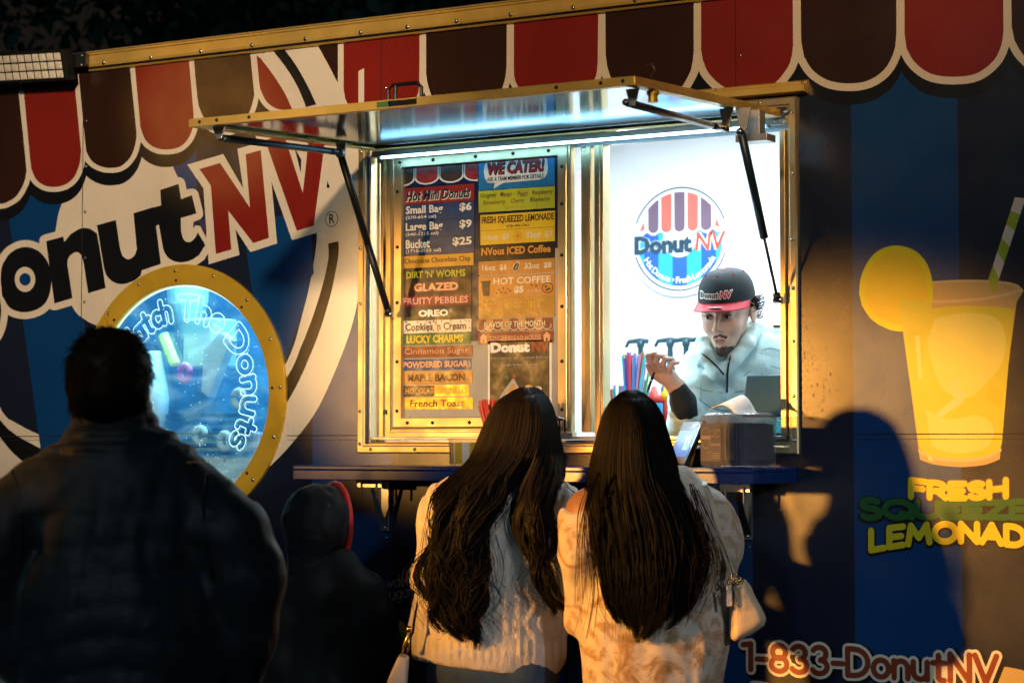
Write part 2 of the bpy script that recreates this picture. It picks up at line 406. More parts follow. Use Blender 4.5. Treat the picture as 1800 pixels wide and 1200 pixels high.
def surfnet(D, org, h):
    ins = D < 0; n = np.array(D.shape)-1
    acc = np.zeros((*n, 3)); cnt = np.zeros(n)
    for ax in range(3):
        o = [i for i in range(3) if i != ax]
        lo = [slice(None)]*3; hi = [slice(None)]*3; lo[ax] = slice(0, -1); hi[ax] = slice(1, None)
        d0, d1 = D[tuple(lo)], D[tuple(hi)]; cr_ = (d0 < 0) != (d1 < 0); t = np.where(cr_, d0/np.where(cr_, d0-d1, 1), 0)
        for s0 in (0, 1):
            for s1 in (0, 1):
                sl = [slice(None)]*3; sl[o[0]] = slice(s0, s0+n[o[0]]); sl[o[1]] = slice(s1, s1+n[o[1]])
                c = cr_[tuple(sl)]; tt = t[tuple(sl)]; v = np.zeros((*n, 3)); v[..., ax] = tt; v[..., o[0]] = s0; v[..., o[1]] = s1
                acc += v*c[..., None]; cnt += c
    act = cnt > 0; ids = np.full(n, -1); ids[act] = np.arange(act.sum())
    base = np.stack(np.nonzero(act), -1); V = org+h*(base+acc[act]/cnt[act][:, None]); Q = []
    for ax in range(3):
        o = [(ax+1) % 3, (ax+2) % 3]
        lo = [slice(1, -1)]*3; hi = [slice(1, -1)]*3; lo[ax] = slice(0, -1); hi[ax] = slice(1, None)
        a, b = ins[tuple(lo)], ins[tuple(hi)]; idx = np.stack(np.nonzero(a != b), -1); fl = a[tuple(idx.T)]
        off = np.ones(3, int); off[ax] = 0; g = idx+off
        def cell(u, w):
            c = g.copy(); c[:, o[0]] -= u; c[:, o[1]] -= w; return ids[tuple(c.T)]
        q = np.stack([cell(1, 1), cell(0, 1), cell(0, 0), cell(1, 0)], -1); q[~fl] = q[~fl][:, ::-1]; Q.append(q)
    return V, np.concatenate(Q)
def strands_mesh(name, lines, radii, mats, midx=None, n=3):
    """many hair strands (polylines of equal length) as thin tapered tubes in one mesh"""
    L = np.array(lines); S, K, _ = L.shape; T = np.gradient(L, axis=1); T /= np.linalg.norm(T, axis=-1, keepdims=True)+1e-9
    ref = np.tile(np.array([.31, .9, .3]), (S, K, 1)); A = np.cross(T, ref); A /= np.linalg.norm(A, axis=-1, keepdims=True)+1e-9; B = np.cross(T, A)
    R = np.array(radii); R = R[:, :, None] if R.ndim == 2 else np.tile(R[None, :, None], (S, 1, 1))
    V = np.stack([L+R*(A*math.cos(2*math.pi*k/n)+B*math.sin(2*math.pi*k/n)) for k in range(n)], 2)   # S,K,n,3
    idx = np.arange(S*K*n).reshape(S, K, n); F = []
    for k in range(n): F.append(np.stack([idx[:, :-1, k], idx[:, 1:, k], idx[:, 1:, (k+1) % n], idx[:, :-1, (k+1) % n]], -1).reshape(-1, 4))
    me = bpy.data.meshes.new(name); V = V.reshape(-1, 3); F = np.stack(F, 1).reshape(-1, 4)
    F = np.concatenate([np.stack([idx[:, :-1, k], idx[:, 1:, k], idx[:, 1:, (k+1) % n], idx[:, :-1, (k+1) % n]], -1).reshape(S, -1, 4) for k in range(n)], 1)
    per = F.shape[1]; F = F.reshape(-1, 4)
    me.vertices.add(len(V)); me.vertices.foreach_set('co', V.ravel().astype(np.float32))
    me.loops.add(len(F)*4); me.loops.foreach_set('vertex_index', F.ravel().astype(np.int32))
    me.polygons.add(len(F)); me.polygons.foreach_set('loop_start', np.arange(0, len(F)*4, 4, dtype=np.int32)); me.polygons.foreach_set('loop_total', np.full(len(F), 4, dtype=np.int32))
    for m in mats: me.materials.append(m)
    if midx is not None: me.polygons.foreach_set('material_index', np.repeat(np.asarray(midx, dtype=np.int32), per))
    me.polygons.foreach_set('use_smooth', np.ones(len(F), dtype=bool)); me.update(calc_edges=True); me.validate(); return me

# ------------------------------------------------------------------ materials
VB = (200, .03, (1, 1, 5))      # fine brushed grain of the vinyl
def vinyl(n, c, rough=.27): mat(n, c, rough, spec=.75, bump=VB, rvar=(7, .03), noise=(5, .07))
vinyl('vinyl_navy', (.008, .014, .035)); vinyl('vinyl_blue', (.002, .046, .175)); vinyl('vinyl_cream', (.74, .67, .56)); vinyl('vinyl_red', (.22, .015, .010))
vinyl('vinyl_brown', (.030, .011, .006)); vinyl('vinyl_black', (.006, .007, .010)); vinyl('vinyl_yellow', (.66, .54, .02)); vinyl('vinyl_green', (.015, .11, .03))
vinyl('vinyl_lime', (.36, .47, .03)); vinyl('vinyl_plum', (.05, .04, .10)); vinyl('vinyl_rust', (.22, .045, .02))
vinyl('print_drink', (.56, .56, .05)); vinyl('print_drink_pale', (.62, .64, .16)); vinyl('print_cup', (.50, .38, .16)); vinyl('print_cup_rim', (.62, .50, .28)); vinyl('print_lemon', (.64, .64, .01)); vinyl('print_ice', (.78, .64, .26))
vinyl('print_drink_deep', (.54, .52, .035)); vinyl('vinyl_grey', (.40, .45, .50))
mat('aluminium', (.66, .52, .29), .38, .8, bump=(500, .06, (1, 1, 1)), rvar=(9, .08), noise=(14, .08))  # warm tint imitates amber lamplight on plain aluminium
mat('amber_tinted_alu', (.90, .60, .15), .34, .55, bump=(500, .03), rvar=(9, .08), noise=(10, .10))  # plain aluminium with the amber lamp reflection put into its colour
mat('aluminium_dull', (.55, .54, .52), .42, .9, rvar=(10, .08), noise=(12, .1))
mat('mirror_alu', (.56, .59, .64), .12, .92, rvar=(4, .04), bump=(3, .02))
mat('brass_yellow', (.85, .54, .05), .36, .45, rvar=(8, .1), noise=(9, .12))
mat('steel', (.7, .7, .7), .25, 1.0)
mat('black_metal', (.012, .013, .015), .4, .2, spec=.5)
mat('black_rubber', (.01, .01, .011), .6)
mat('seam', (.012, .012, .014), .7)
mat('strut_blue', (.03, .05, .08), .35, .4)
mat('shelf_blue', (.006, .03, .16), .25, spec=.5, rvar=(12, .08), noise=(20, .15))
mat('white_wall', (.80, .82, .84), .45)
mat('truck_skin', (.02, .03, .06), .5)
mat('lens_cell', (.80, .74, .62), .35, noise=(40, .15))
mat('grime', (.05, .035, .02), .8)

# ------------------------------------------------------------------ the food truck
truck = tag(empty('food_truck'), 'dark blue donut trailer with red and brown scalloped graphic and open serving hatch', 'food truck')
WX0, WX1, WZ0, WZ1 = wx(648), wx(1392), 1.493, 2.436         # opening in the wall
CCX, CCZ, CR = -1.236, 1.6587, .3565                          # round window
def hazy_pane():  # mottled cyan haze is painted into the pane as emission
    m = mat('pane_acrylic', (.75, .93, 1), .28, trans=1.0, ior=1.05, alpha=.18, spec=.6, emit=(.2, .5, .6), estr=.75); t = m.node_tree; b = t.nodes['Principled BSDF']; tc = t.nodes.new('ShaderNodeTexCoord')
    mp = t.nodes.new('ShaderNodeMapping'); mp.inputs['Scale'].default_value = (1, 1, 2.2); t.links.new(tc.outputs['Object'], mp.inputs[0])
    n = t.nodes.new('ShaderNodeTexNoise'); n.inputs['Scale'].default_value = 6.5; n.inputs['Detail'].default_value = 6; n.inputs['Roughness'].default_value = .6; n.inputs['Distortion'].default_value = .8; t.links.new(mp.outputs[0], n.inputs['Vector'])
    r = t.nodes.new('ShaderNodeValToRGB'); e = r.color_ramp.elements; e[0].position = .40; e[0].color = (.008, .12, .28, 1); e[1].position = .70; e[1].color = (.50, .95, 1, 1); q = e.new(.52); q.color = (.05, .34, .55, 1)
    t.links.new(n.outputs[0], r.inputs[0]); t.links.new(r.outputs[0], b.inputs['Emission Color'])
hazy_pane()

def Z1(x, y): return (x/3, 60+y/3)
def Z2(x, y): return (x/3, 360+y/3)
def Z3(x, y): return (600+x/3, y/3)
def Z4(x, y): return (1200+x/3, y/3)
def Z5(x, y): return (1200+x/3, 400+y/3)
def ZM(f, *segs, n=6): return PG(*[[f(*q) for q in s] if isinstance(s, list) else f(*s) for s in segs], n=n)
def wl(L): return [at(p[0], p[1])[[0, 2]] for p in L]
items = []
def paint(m, *loops): items.append(([wl(L) for L in loops], m))
def wrect(m, x0, x1, z0, z1): items.append(([[np.array(q) for q in ((x0,z0),(x1,z0),(x1,z1),(x0,z1))]], m))
WL, WR, WB, WT = -3.0, 2.6, .45, 2.80
wrect('vinyl_navy', WL, WR, WB, WT)
for k in range(-8, 6):                                        # regular blue stripes of the wrap
    x = .765-.2965*2*k
    wrect('vinyl_blue', x-.2965, x, WB, WT)
# round logo on the left: cream ring, black ring, cream ring, striped middle
def ringel(pts): return cr(pts, 5, True)
ro = [(632,500),(620,567),(594,640),(561,713),(528,761),(480,814),(400,880),(290,930),(160,930),(60,890),(-10,835),(-90,700),(-130,500),(-110,300),(-20,140),(130,40),(300,10),(420,60),(520,100),(593,145),(622,260),(636,400)]
paint('vinyl_cream', ringel(ro))
paint('vinyl_black', ringel([(595,423),(590,477),(573,547),(547,620),(507,703),(450,775),(370,835),(270,872),(160,870),(62,825),(0,768),(-70,640),(-92,480),(-70,300),(20,160),(140,90),(290,60),(420,100),(520,200),(580,330)]))
paint('vinyl_cream', PG((600,423),(577,428),(560,330),(640,330)))
paint('vinyl_cream', ringel([(577,428),(573,477),(553,547),(530,607),(505,662),(440,745),(370,800),(270,835),(165,830),(75,790),(0,738),(-55,620),(-75,480),(-50,310),(30,190),(140,120),(290,90),(420,130),(510,210),(560,330)]))
inner = ringel([(557,408),(550,470),(533,547),(503,638),(440,715),(370,765),(270,800),(170,796),(90,772),(32,745),(0,716),(-45,600),(-60,480),(-35,330),(40,215),(150,140),(290,120),(420,170),(510,250),(548,330)])
paint('vinyl_navy', inner)
def stripe(a, b, c, d): paint('vinyl_blue', PG(a, b, c, d))
stripe((4,300),(110,300),(182,800),(73,800)); stripe((425,380),(540,380),(552,480),(455,600)); paint('vinyl_blue', PG((437,440),(547,413),(551,470),(533,547),(503,630),(470,600),(445,507)))
stripe((250,240),(345,240),(345,400),(250,400))
paint('vinyl_cream', PG([(97,410),(103,375),(112,350),(130,310),(170,275),(230,265),(298,290),(306,298),(313,312),(335,350),(345,420),(325,500),(280,570),(230,595),(172,573),(150,562),(128,540),(105,470)]))
# awning scallops, drop shadow first
SC_L = [('vinyl_brown', ZM(Z1, (-200,300),(95,285),(133,640),[(140,720),(128,780),(90,850),(40,885),(0,895),(-60,890)],(-200,880))),
 ('vinyl_red', ZM(Z1, (118,230),(158,650),[(165,710),(190,765),(235,798),(290,806),(345,793),(390,755),(418,690),(428,620)],(388,200))),
 ('vinyl_brown', ZM(Z1, (412,180),(448,560),[(455,620),(480,665),(520,693),(575,706),(640,695),(690,645),(715,575),(720,520)],(680,130))),
 ('vinyl_red', ZM(Z1, (706,120),(736,440),[(740,490),(765,555),(810,595),(868,609),(940,598),(990,555),(1017,490),(1021,420)],(992,90))),
 ('vinyl_brown', ZM(Z1, (1018,90),(1040,330),[(1048,380),(1085,460),(1150,505),(1210,508),(1275,470),(1320,400),(1341,320)],(1314,50))),
 ('vinyl_red', ZM(Z1, (1348,60),(1366,250),[(1372,290),(1400,348),(1440,385),(1490,400),(1570,398),(1650,380)],(1640,60)))]
SC_R = [('vinyl_brown', ZM(Z1, (1640,40),(1650,250),(1782,280),(1782,40))),
 ('vinyl_red', ZM(Z3, (12,180),(12,470),[(20,520),(45,570),(100,600),(210,615),(330,590),(380,545),(405,490),(411,430)],(413,130))),
 ('vinyl_brown', ZM(Z3, (447,120),(447,390),[(455,440),(480,510),(540,565),(650,590),(770,565),(835,490),(862,420),(871,350)],(873,80))),
 ('vinyl_red', ZM(Z3, (910,70),(910,390),[(918,430),(945,475),(1010,535),(1130,560),(1260,530),(1325,440),(1345,390),(1352,330)],(1355,30))),
 ('vinyl_brown', ZM(Z3, (1392,20),(1394,290),[(1402,350),(1430,425),(1500,495),(1620,528),(1760,495),(1830,400),(1850,340),(1858,270)],(1858,-40))),
 ('vinyl_red', ZM(Z4, (97,-50),(97,260),[(105,315),(140,390),(220,460),(340,490),(470,450),(545,370),(572,310),(582,245)],(580,-60))),
 ('vinyl_brown', ZM(Z4, (622,-70),(625,220),[(640,300),(690,375),(770,425),(875,441),(980,425),(1065,365),(1115,270),(1127,170)],(1127,-90))),
 ('vinyl_red', ZM(Z4, (1170,-90),(1170,180),[(1180,255),(1225,330),(1310,390),(1430,406),(1550,388),(1640,320),(1680,240),(1692,165)],(1690,-100))),
 ('vinyl_brown', ZM(Z4, (1732,-110),(1735,140),[(1750,215),(1800,295),(1890,360),(2010,375),(2130,350),(2230,270),(2270,190),(2280,110)],(2280,-130))),
 ('vinyl_red', ZM(Z4, (2322,-130),(2325,100),[(2340,180),(2400,260),(2500,325),(2620,340)],(2900,340),(2900,-150)))]
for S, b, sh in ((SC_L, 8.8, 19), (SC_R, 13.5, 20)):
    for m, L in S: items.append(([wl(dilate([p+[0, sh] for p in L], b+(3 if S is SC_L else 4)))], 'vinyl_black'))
for S, b in ((SC_L, 8.8), (SC_R, 13.5)):
    for m, L in S: paint('vinyl_cream', dilate(L, b if S is SC_L or L[0][0] > 1000 else 10))
    for m, L in S: paint(m, L)
paint('vinyl_cream', ZM(Z1, (1345,60),(1348,108),[(1375,130),(1440,215),(1500,310),(1540,395)],(1790,395),(1790,270),[(1780,255),(1730,160),(1680,68)],(1670,40)))
paint('vinyl_cream', PG((513,191),(545,300),(640,300),(640,120),(593,145)))
paint('vinyl_red', ZM(Z3, (12,180),(12,470),[(20,520),(45,570)],(90,600),(90,180)))
paint('vinyl_black', ZM(Z1, [(1425,60),(1445,95),(1510,180),(1570,280),(1614,386)],[(1668,372),(1620,270),(1560,165),(1505,88),(1490,60)]))
# lettering of the round logo
o_ = ZM(Z2, [(3,400),(12,320),(60,250),(132,222),(205,245),(255,310),(271,390),(258,480),(215,540),(132,566),(55,545),(12,480)])
n_ = ZM(Z2, (243,192),(333,168),(340,196),[(372,155),(422,126),(470,125),(512,152)],(535,290),(557,438),(465,466),(440,302),[(430,268),(410,250),(382,257),(360,283),(355,312)],(382,492),(287,520))
u_ = ZM(Z2, (511,108),(611,80),(632,225),[(645,268),(675,288),(708,268),(722,232)],(704,45),(810,12),(848,312),(748,345),[(742,372),(705,400),(645,418),(595,405),(562,372),(548,330)])
t_ = ZM(Z1, (845,822),(942,790),(955,870),(1012,850),(1036,946),(953,970),[(955,1040),(970,1085),(1000,1097),(1028,1075),(1043,1045)],(1083,1112),[(1050,1165),(1000,1195),(945,1203),(895,1185),(865,1145),(853,1090)],(838,1005),(735,1040),(704,945),(850,903))
d_ = PG((-112,492),(-72,481),[(-40,480),(-12,500),(2,540),(-6,585),(-34,612),(-68,622)],(-92,629)); dh = PG((-76,512),[(-58,508),(-40,522),(-34,548),(-42,574),(-60,588)],(-64,590))
N_ = ZM(Z1, (1052,712),(1160,680),(1318,915),(1295,635),(1375,612),(1418,1075),(1335,1102),(1203,930),(1220,1135),(1138,1160),(1112,800))
V_ = ZM(Z1, (1398,560),(1497,530),(1597,838),(1634,500),(1722,500),(1655,1010),(1565,1037))
for L in (d_, o_, n_, u_, t_): paint('vinyl_cream', dilate(L, 12, rnd=True))
for L in (N_, V_): paint('vinyl_cream', dilate(L, 13.5, miter=2.6))
for L in (d_, o_, n_, u_, t_): paint('vinyl_black', L)
paint('vinyl_cream', dh)
for L in (N_, V_): paint('vinyl_red', L)
paint('vinyl_cream', ellp(44, 491, 18, 22)); paint('vinyl_blue', ellp(44, 491, 10, 11)); paint('vinyl_plum', ZM(Z1, (1020,990),(1083,972),(1088,1075),(1045,990),(1018,1025)))
# printed lemonade cup
body = ZM(Z5, (1130,385),(1160,540),(1205,870),(1247,1190),[(1252,1222),(1330,1248),(1460,1261),(1590,1250),(1672,1220)],(1676,1180),(1718,720),(1762,390),[(1797,335),(1760,300),(1640,282),(1465,278),(1280,290),(1160,320),(1132,350)])
paint('print_cup', body)
paint('print_drink', ZM(Z5, (1175,620),(1160,500),[(1220,470),(1330,425),(1465,412),(1620,415),(1750,430)],(1718,720),(1684,1130),[(1668,1185),(1590,1212),(1460,1222),(1330,1210),(1262,1180)],(1247,1140)))
for m, L in (('print_drink_pale', ZM(Z5, [(1330,480),(1480,450),(1640,470),(1700,560),(1690,700),(1600,820),(1500,900),(1380,860),(1320,740),(1290,600)])),
             ('print_drink_deep', ZM(Z5, [(1180,560),(1240,540),(1270,640),(1255,760),(1215,820),(1195,700)])),
             ('print_ice', ZM(Z5, (1395,800),(1500,880),(1470,930),(1360,1000),(1330,985),(1430,900))),
             ('print_ice', ZM(Z5, (1440,790),(1470,800),(1455,840))), ('print_drink_deep', ZM(Z5, (1620,830),(1690,860),(1680,960),(1600,900))),
             ('print_ice', ZM(Z5, (1225,570),(1250,570),(1262,800),(1245,800))), ('print_drink_pale', ZM(Z5, [(1280,960),(1400,1010),(1560,990),(1640,1060),(1600,1160),(1440,1190),(1310,1150)])),
             ('print_cup_rim', ZM(Z5, [(1240,1170),(1330,1205),(1460,1218),(1590,1206),(1682,1165)],[(1680,1178),(1590,1222),(1460,1234),(1330,1222),(1246,1186)])),
             ('print_ice', ZM(Z5, (1290,1200),(1310,1205),(1325,1232),(1300,1228)))): paint(m, L)
paint('print_cup_rim', ZM(Z5, [(1130,375),(1200,390),(1330,397),(1500,390),(1650,372),(1797,335)],[(1790,320),(1650,358),(1500,376),(1330,383),(1200,376),(1132,360)]))
paint('print_cup_rim', ZM(Z5, [(1797,338),(1760,298),(1640,279),(1465,275),(1280,287),(1200,305)],[(1200,312),(1280,297),(1465,286),(1640,290),(1740,308),(1780,338)]))
paint('print_cup', ZM(Z5, [(1500,320),(1600,310),(1700,330),(1650,350),(1540,355),(1490,340)]))
sx0, sx1 = (np.array([1613., 270]), np.array([1752., -160])), (np.array([1640., 355]), np.array([1815., -175]))
for k in range(-0, 6):
    a, b = k/6, (k+1)/6; p = lambda e, t: e[0]+(e[1]-e[0])*t
    q0, q1 = p(sx0, a), p(sx0, b); r0, r1 = p(sx1, min(1, a*.96)), p(sx1, min(1, b*.96))
    if k == 0: r0 = sx1[0]
    paint('vinyl_lime' if k % 2 == 0 else 'vinyl_cream', [np.array(Z5(*q)) for q in (q0, r0, r1+(r1-r0)*.12*(k < 5), q1)])
paint('print_lemon', ZM(Z5, [(930,350),(938,270),(970,190),(1020,130),(1090,98),(1160,98),(1230,125),(1285,185),(1312,260),(1320,340),(1310,430),(1270,500),(1200,540),(1130,546),(1060,525),(990,478),(945,410)]))
paint('vinyl_yellow', ZM(Z5, [(958,350),(966,280),(1000,200),(1060,145),(1130,130),(1200,150),(1260,210),(1285,290),(1290,370),(1260,450),(1190,500),(1110,508),(1030,470),(975,410)]))
paint('print_drink', ZM(Z5, [(1135,372),(1200,384),(1316,390)],(1312,430),[(1272,498),(1200,540),(1162,540)]))
# yellow donut picture low on the wall
for mm, L in zip(('vinyl_yellow','vinyl_yellow','print_cup'), ([(688,1100),(700,1090),(712,1098),(716,1125),(706,1142),(692,1136)], [(440,1140),(475,1130),(480,1215),(440,1215)], [(1760,1170),(1800,1178),(1850,1200),(1850,1300),(1740,1300),(1748,1200)])): paint(mm, PG(L))
circ = [np.array([CCX+.372*math.cos(a), CCZ+.372*math.sin(a)]) for a in [2*math.pi*i/64 for i in range(64)]]
hole = [np.array(q) for q in ((WX0,WZ0),(WX1,WZ0),(WX1,WZ1),(WX0,WZ1))]
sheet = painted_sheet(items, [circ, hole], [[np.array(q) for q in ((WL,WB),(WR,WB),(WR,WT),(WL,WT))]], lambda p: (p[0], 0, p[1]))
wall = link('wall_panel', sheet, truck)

# lettering on the wall
def curved(s, fx, gap=.2): 
    pl, w = stroke_text(s, gap); return [[fx(p[0]/w, p[1]) for p in L] for L in pl]
def wall_text(name, lines, layers, label=None):
    """layers = (half width m, material, lift, (dx,dz))"""
    F = Flat()
    for hw, m, lift, off in layers:
        v, f = stroke_fill(lines, hw, .0024); F.add([(p[0]+off[0], p[1]+off[1]) for p in v], f, m, lift)
    o = F.build(name, wallmap(0), wall)
    if label: o['label'] = label
def z6(x, y): p = at(1200+x/3, 800+y/3); return np.array([p[0], p[2]])
def m1(t, v): x = 1205+500*t; b = 222+9*(1-(2*t-1)**2); h = 98-10*(1-(2*t-1)**2); return z6(x, b-6-v*(h-12))
def m2(t, v): x = 945+1030*t; h = 100-26*(1-(2*t-1)**2); return z6(x, 330-6*(1-(2*t-1)**2)-v*h)
def m3(t, v): x = 995+905*t; b = 452+44*((x-1450)/440)**2; return z6(x, b-v*(92+10*((x-1450)/440)**2))
wall_text('fresh_lettering', curved('FRESH', m1), [(.0122, 'vinyl_plum', .0006, (0,0)), (.0084, 'vinyl_yellow', .0014, (0,0))])
wall_text('squeezed_lettering', curved('SQUEEZED', m2, .16), [(.0140, 'vinyl_black', .0005, (0,-.003)), (.0085, 'vinyl_green', .0013, (0,0))])
wall_text('lemonade_lettering', curved('LEMONADE', m3, .22), [(.0135, 'vinyl_black', .0007, (0,-.003)), (.0086, 'vinyl_yellow', .0016, (0,0))])
bl = .5*(wz(1310, 1180)+wz(1733, 1194)); x0, x1 = wx(1307, py=1160), wx(1752, py=1160)
def m4(t, v): return np.array([x0+(x1-x0)*t, bl+v*.07])
wall_text('phone_lettering', curved('1-833-DonutNV', m4, .2), [(.0205, 'vinyl_black', .0005, (.006,-.005)), (.0150, 'vinyl_cream', .0012, (0,0)), (.0074, 'vinyl_rust', .002, (0,0))])
def m5(t, v): return np.array([wx(1322)+.06*t, bl-.115+v*.07])
wall_text('address_lettering', curved('D', m5), [(.0205, 'vinyl_black', .0003, (.006,-.005)), (.0150, 'vinyl_cream', .0009, (0,0)), (.0074, 'vinyl_rust', .0017, (0,0))])
def pw(x0, y0, x1, y1, h): 
    def f(t, v): x = x0+(x1-x0)*t; y = y0+(y1-y0)*t-v*h; p = at(x, y); return np.array([p[0], p[2]])
    return f
wall_text('handwritten_powdered', curved('Powdered', pw(657, 1037, 742, 1024, 20)), [(.0022, 'vinyl_grey', .0008, (0,0))])
wall_text('handwritten_sugar', curved('Sugar', pw(673, 1056, 726, 1047, 20)), [(.0022, 'vinyl_grey', .0008, (0,0))])
F = Flat(); cx, cz = at(583.3, 385)[[0, 2]]; R0, R1 = .0245, .0222; n = 40
F.add([(cx+r*math.cos(2*math.pi*k/n), cz+r*math.sin(2*math.pi*k/n)*1.0) for r in (R0, R1) for k in range(n)], [(k, (k+1) % n, n+(k+1) % n, n+k) for k in range(n)], 'vinyl_black', .0008)
F.text('R', 'vinyl_black', cx-.010, cx+.011, cz-.015, cz+.015, .01, -.05, .0008, slope=.12); F.build('registered_mark', wallmap(0), wall)
# seams and rivets of the panels
for px, ya, yb in ((145, 130, 600), (670, 60, 178), (1293, 0, 152)):
    x = wx(px, py=(ya+yb)/2); MB().use('seam').box(x-.0012, -.0012, wz(px, yb), x+.0012, .002, wz(px, ya)).build('panel_seam', None, wall)
for z, t in ((1.5262, .0026), (1.513, .0012)):
    for xa, xb in ((WL, CCX-.4225), (CCX+.4225, wx(631)), (wx(1408), WR)): MB().use('seam').box(xa, -.0014, z-t/2, xb, .002, z+t/2).build('panel_seam', None, wall)
def screws(parent, pts, r=.0055, h=.004, m='steel', name='screw'):
    me = None
    for p in pts:
        if me is None:
            b = MB(); b.dome((0,0,0), r, h); b.use(m); b.m = [0]*len(b.f); me = mkmesh(name, b.v, b.f, [M(m)], None, True)
        o = link(name, me, parent); o.location = p
screws(wall, [tuple(at(x, y)) for x, y in ((152,213),(151,293),(150,372),(150,453),(149,531),(678,155),(1302,98))], .006, .004, name='rivet')
screws(wall, [tuple(at(x, y)) for x, y in ((680,945),(1317,961))], .005, .004, name='rivet')
B = MB().use('grime')
for k in range(90):
    t = rng.rand()
    px, py = (1408+abs(rng.normal(0, 9)), rng.uniform(470, 760)) if t < .35 else (1470+rng.normal(0, 9), rng.uniform(600, 705)) if t < .6 else (rng.normal(1432, 18), rng.uniform(606, 730))
    p = at(px, py); a = rng.uniform(.0005, .0017); b = a*rng.uniform(1, 3.5); w = rng.uniform(-.5, .5)
    B.add([(p[0]-a, -.0004, p[2]+w*a), (p[0]+w*a, -.0004, p[2]-b), (p[0]+a, -.0004, p[2]), (p[0], -.0004, p[2]+b)], [(0,1,2,3)])
B.build('scuff_marks', None, wall)['kind'] = 'stuff'

# body shell and interior
B = MB().use('truck_skin'); D = 2.2
B.box(WL, .05, WT-.03, WR, D, WT+.03); B.box(WL-.01, .002, WB, WL+.03, D, WT-.03); B.box(WR-.03, .002, WB, WR+.01, D, WT-.03); B.box(WL+.03, D-.03, WB, WR-.03, D, WT-.03); B.box(WL+.03, .03, WB, WR-.03, D-.03, WB+.06)
B.build('body_shell', None, truck)
B = MB().use('white_wall'); PX = -.82; zf, zc = .80, 2.755
def quad(*p): B.add(p, [(0,1,2,3)])
quad((PX,2.1,zf),(2.3,2.1,zf),(2.3,2.1,zc),(PX,2.1,zc)); quad((PX,.06,zf),(PX,2.1,zf),(PX,2.1,zc),(PX,.06,zc)); quad((2.3,.06,zf),(2.3,2.1,zf),(2.3,2.1,zc),(2.3,.06,zc))
quad((PX,.06,zc),(2.3,.06,zc),(2.3,2.1,zc),(PX,2.1,zc)); quad((PX,.06,zf),(2.3,.06,zf),(2.3,2.1,zf),(PX,2.1,zf))
for a, b, c, d in ((PX, WX0-.004, zf, zc), (WX1+.004, 2.3, zf, zc), (WX0-.004, WX1+.004, zf, WZ0-.004), (WX0-.004, WX1+.004, WZ1+.004, zc)): quad((a,.05,c),(b,.05,c),(b,.05,d),(a,.05,d))
B.build('interior_lining', None, truck)
for x in (-1.9, 1.3):                                        # wheels below the frame
    B = MB().use('black_rubber'); B.lathe([(.2,-.09),(.33,-.1),(.36,-.06),(.36,.06),(.33,.1),(.2,.09)], (x, .2, .36), 'y', 28); w_ = B.build('tyre', None, truck, True)
    B = MB().use('steel'); B.lathe([(.2,-.05),(.17,-.03),(.05,-.06),(.05,-.02)], (x, .2, .36), 'y', 20); B.build('rim', None, w_)

# roof rail
B = MB().use('amber_tinted_alu')
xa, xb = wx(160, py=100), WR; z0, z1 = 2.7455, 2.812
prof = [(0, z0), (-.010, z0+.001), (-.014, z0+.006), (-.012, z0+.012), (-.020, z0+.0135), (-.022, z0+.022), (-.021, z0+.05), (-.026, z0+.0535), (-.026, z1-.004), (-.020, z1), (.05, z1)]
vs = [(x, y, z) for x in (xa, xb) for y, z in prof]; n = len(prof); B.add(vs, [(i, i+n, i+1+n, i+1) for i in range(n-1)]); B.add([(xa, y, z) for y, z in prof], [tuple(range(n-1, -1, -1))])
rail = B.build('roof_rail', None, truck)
screws(rail, [(wx(x, py=y), -.021, 2.768) for x, y in ((190,117),(273,106),(360,95),(450,84),(544,73),(641,61),(723,51),(809,43),(904,31),(1014,19),(1122,7))], .0075, .006)
B = MB().use('seam'); B.box(xa, -.0235, z0+.0095, xb, -.0115, z0+.0115); B.box(xa, -.0268, z1-.0075, xb, -.0255, z1-.006); B.build('rail_groove', None, rail)
# flood light at the left end
lb = MB().use('black_metal')
ca = at(-20, 121, -.07); cb = at(118, 113.5, -.07); ux = (cb-ca); Lx = np.linalg.norm(ux); ux /= Lx
tilt = math.radians(-14); uz = np.array([0, math.sin(tilt)*1.0, math.cos(tilt)]); uy = np.cross(uz, ux); uy /= np.linalg.norm(uy)
L0 = .52; cc = cb-ux*L0/2
lb.obox(cc, ux*(L0/2+.012), uy*.022, uz*.052)
light = lb.build('flood_light', None, truck, bevel=.004)
lb = MB().use('lens_cell'); sgn = -1
for i in range(16):
    for j in range(3):
        c = cc+ux*((i-7.5)*L0/16)+uz*((j-1)*.029)-uy*.0235
        lb.obox(c, ux*L0/32*.82, uy*.002, uz*.0122); lb.obox(c-uy*.003, ux*L0/32*.55, uy*.0015, uz*.008)
lb.build('lens', None, light, bevel=.001)
lb = MB().use('black_metal'); lb.box(wx(116, py=110), -.045, 2.757, wx(166, py=110), -.028, 2.803); lb.box(wx(128, py=110)-.02, -.075, 2.765, wx(128, py=110), -.03, 2.795); br = lb.build('mounting_bracket', None, light, bevel=.002)
screws(br, [(wx(161, py=110), -.0455, 2.795), (wx(160, py=110), -.0455, 2.763), (wx(128, py=110), -.0455, 2.78)], .005, .004)

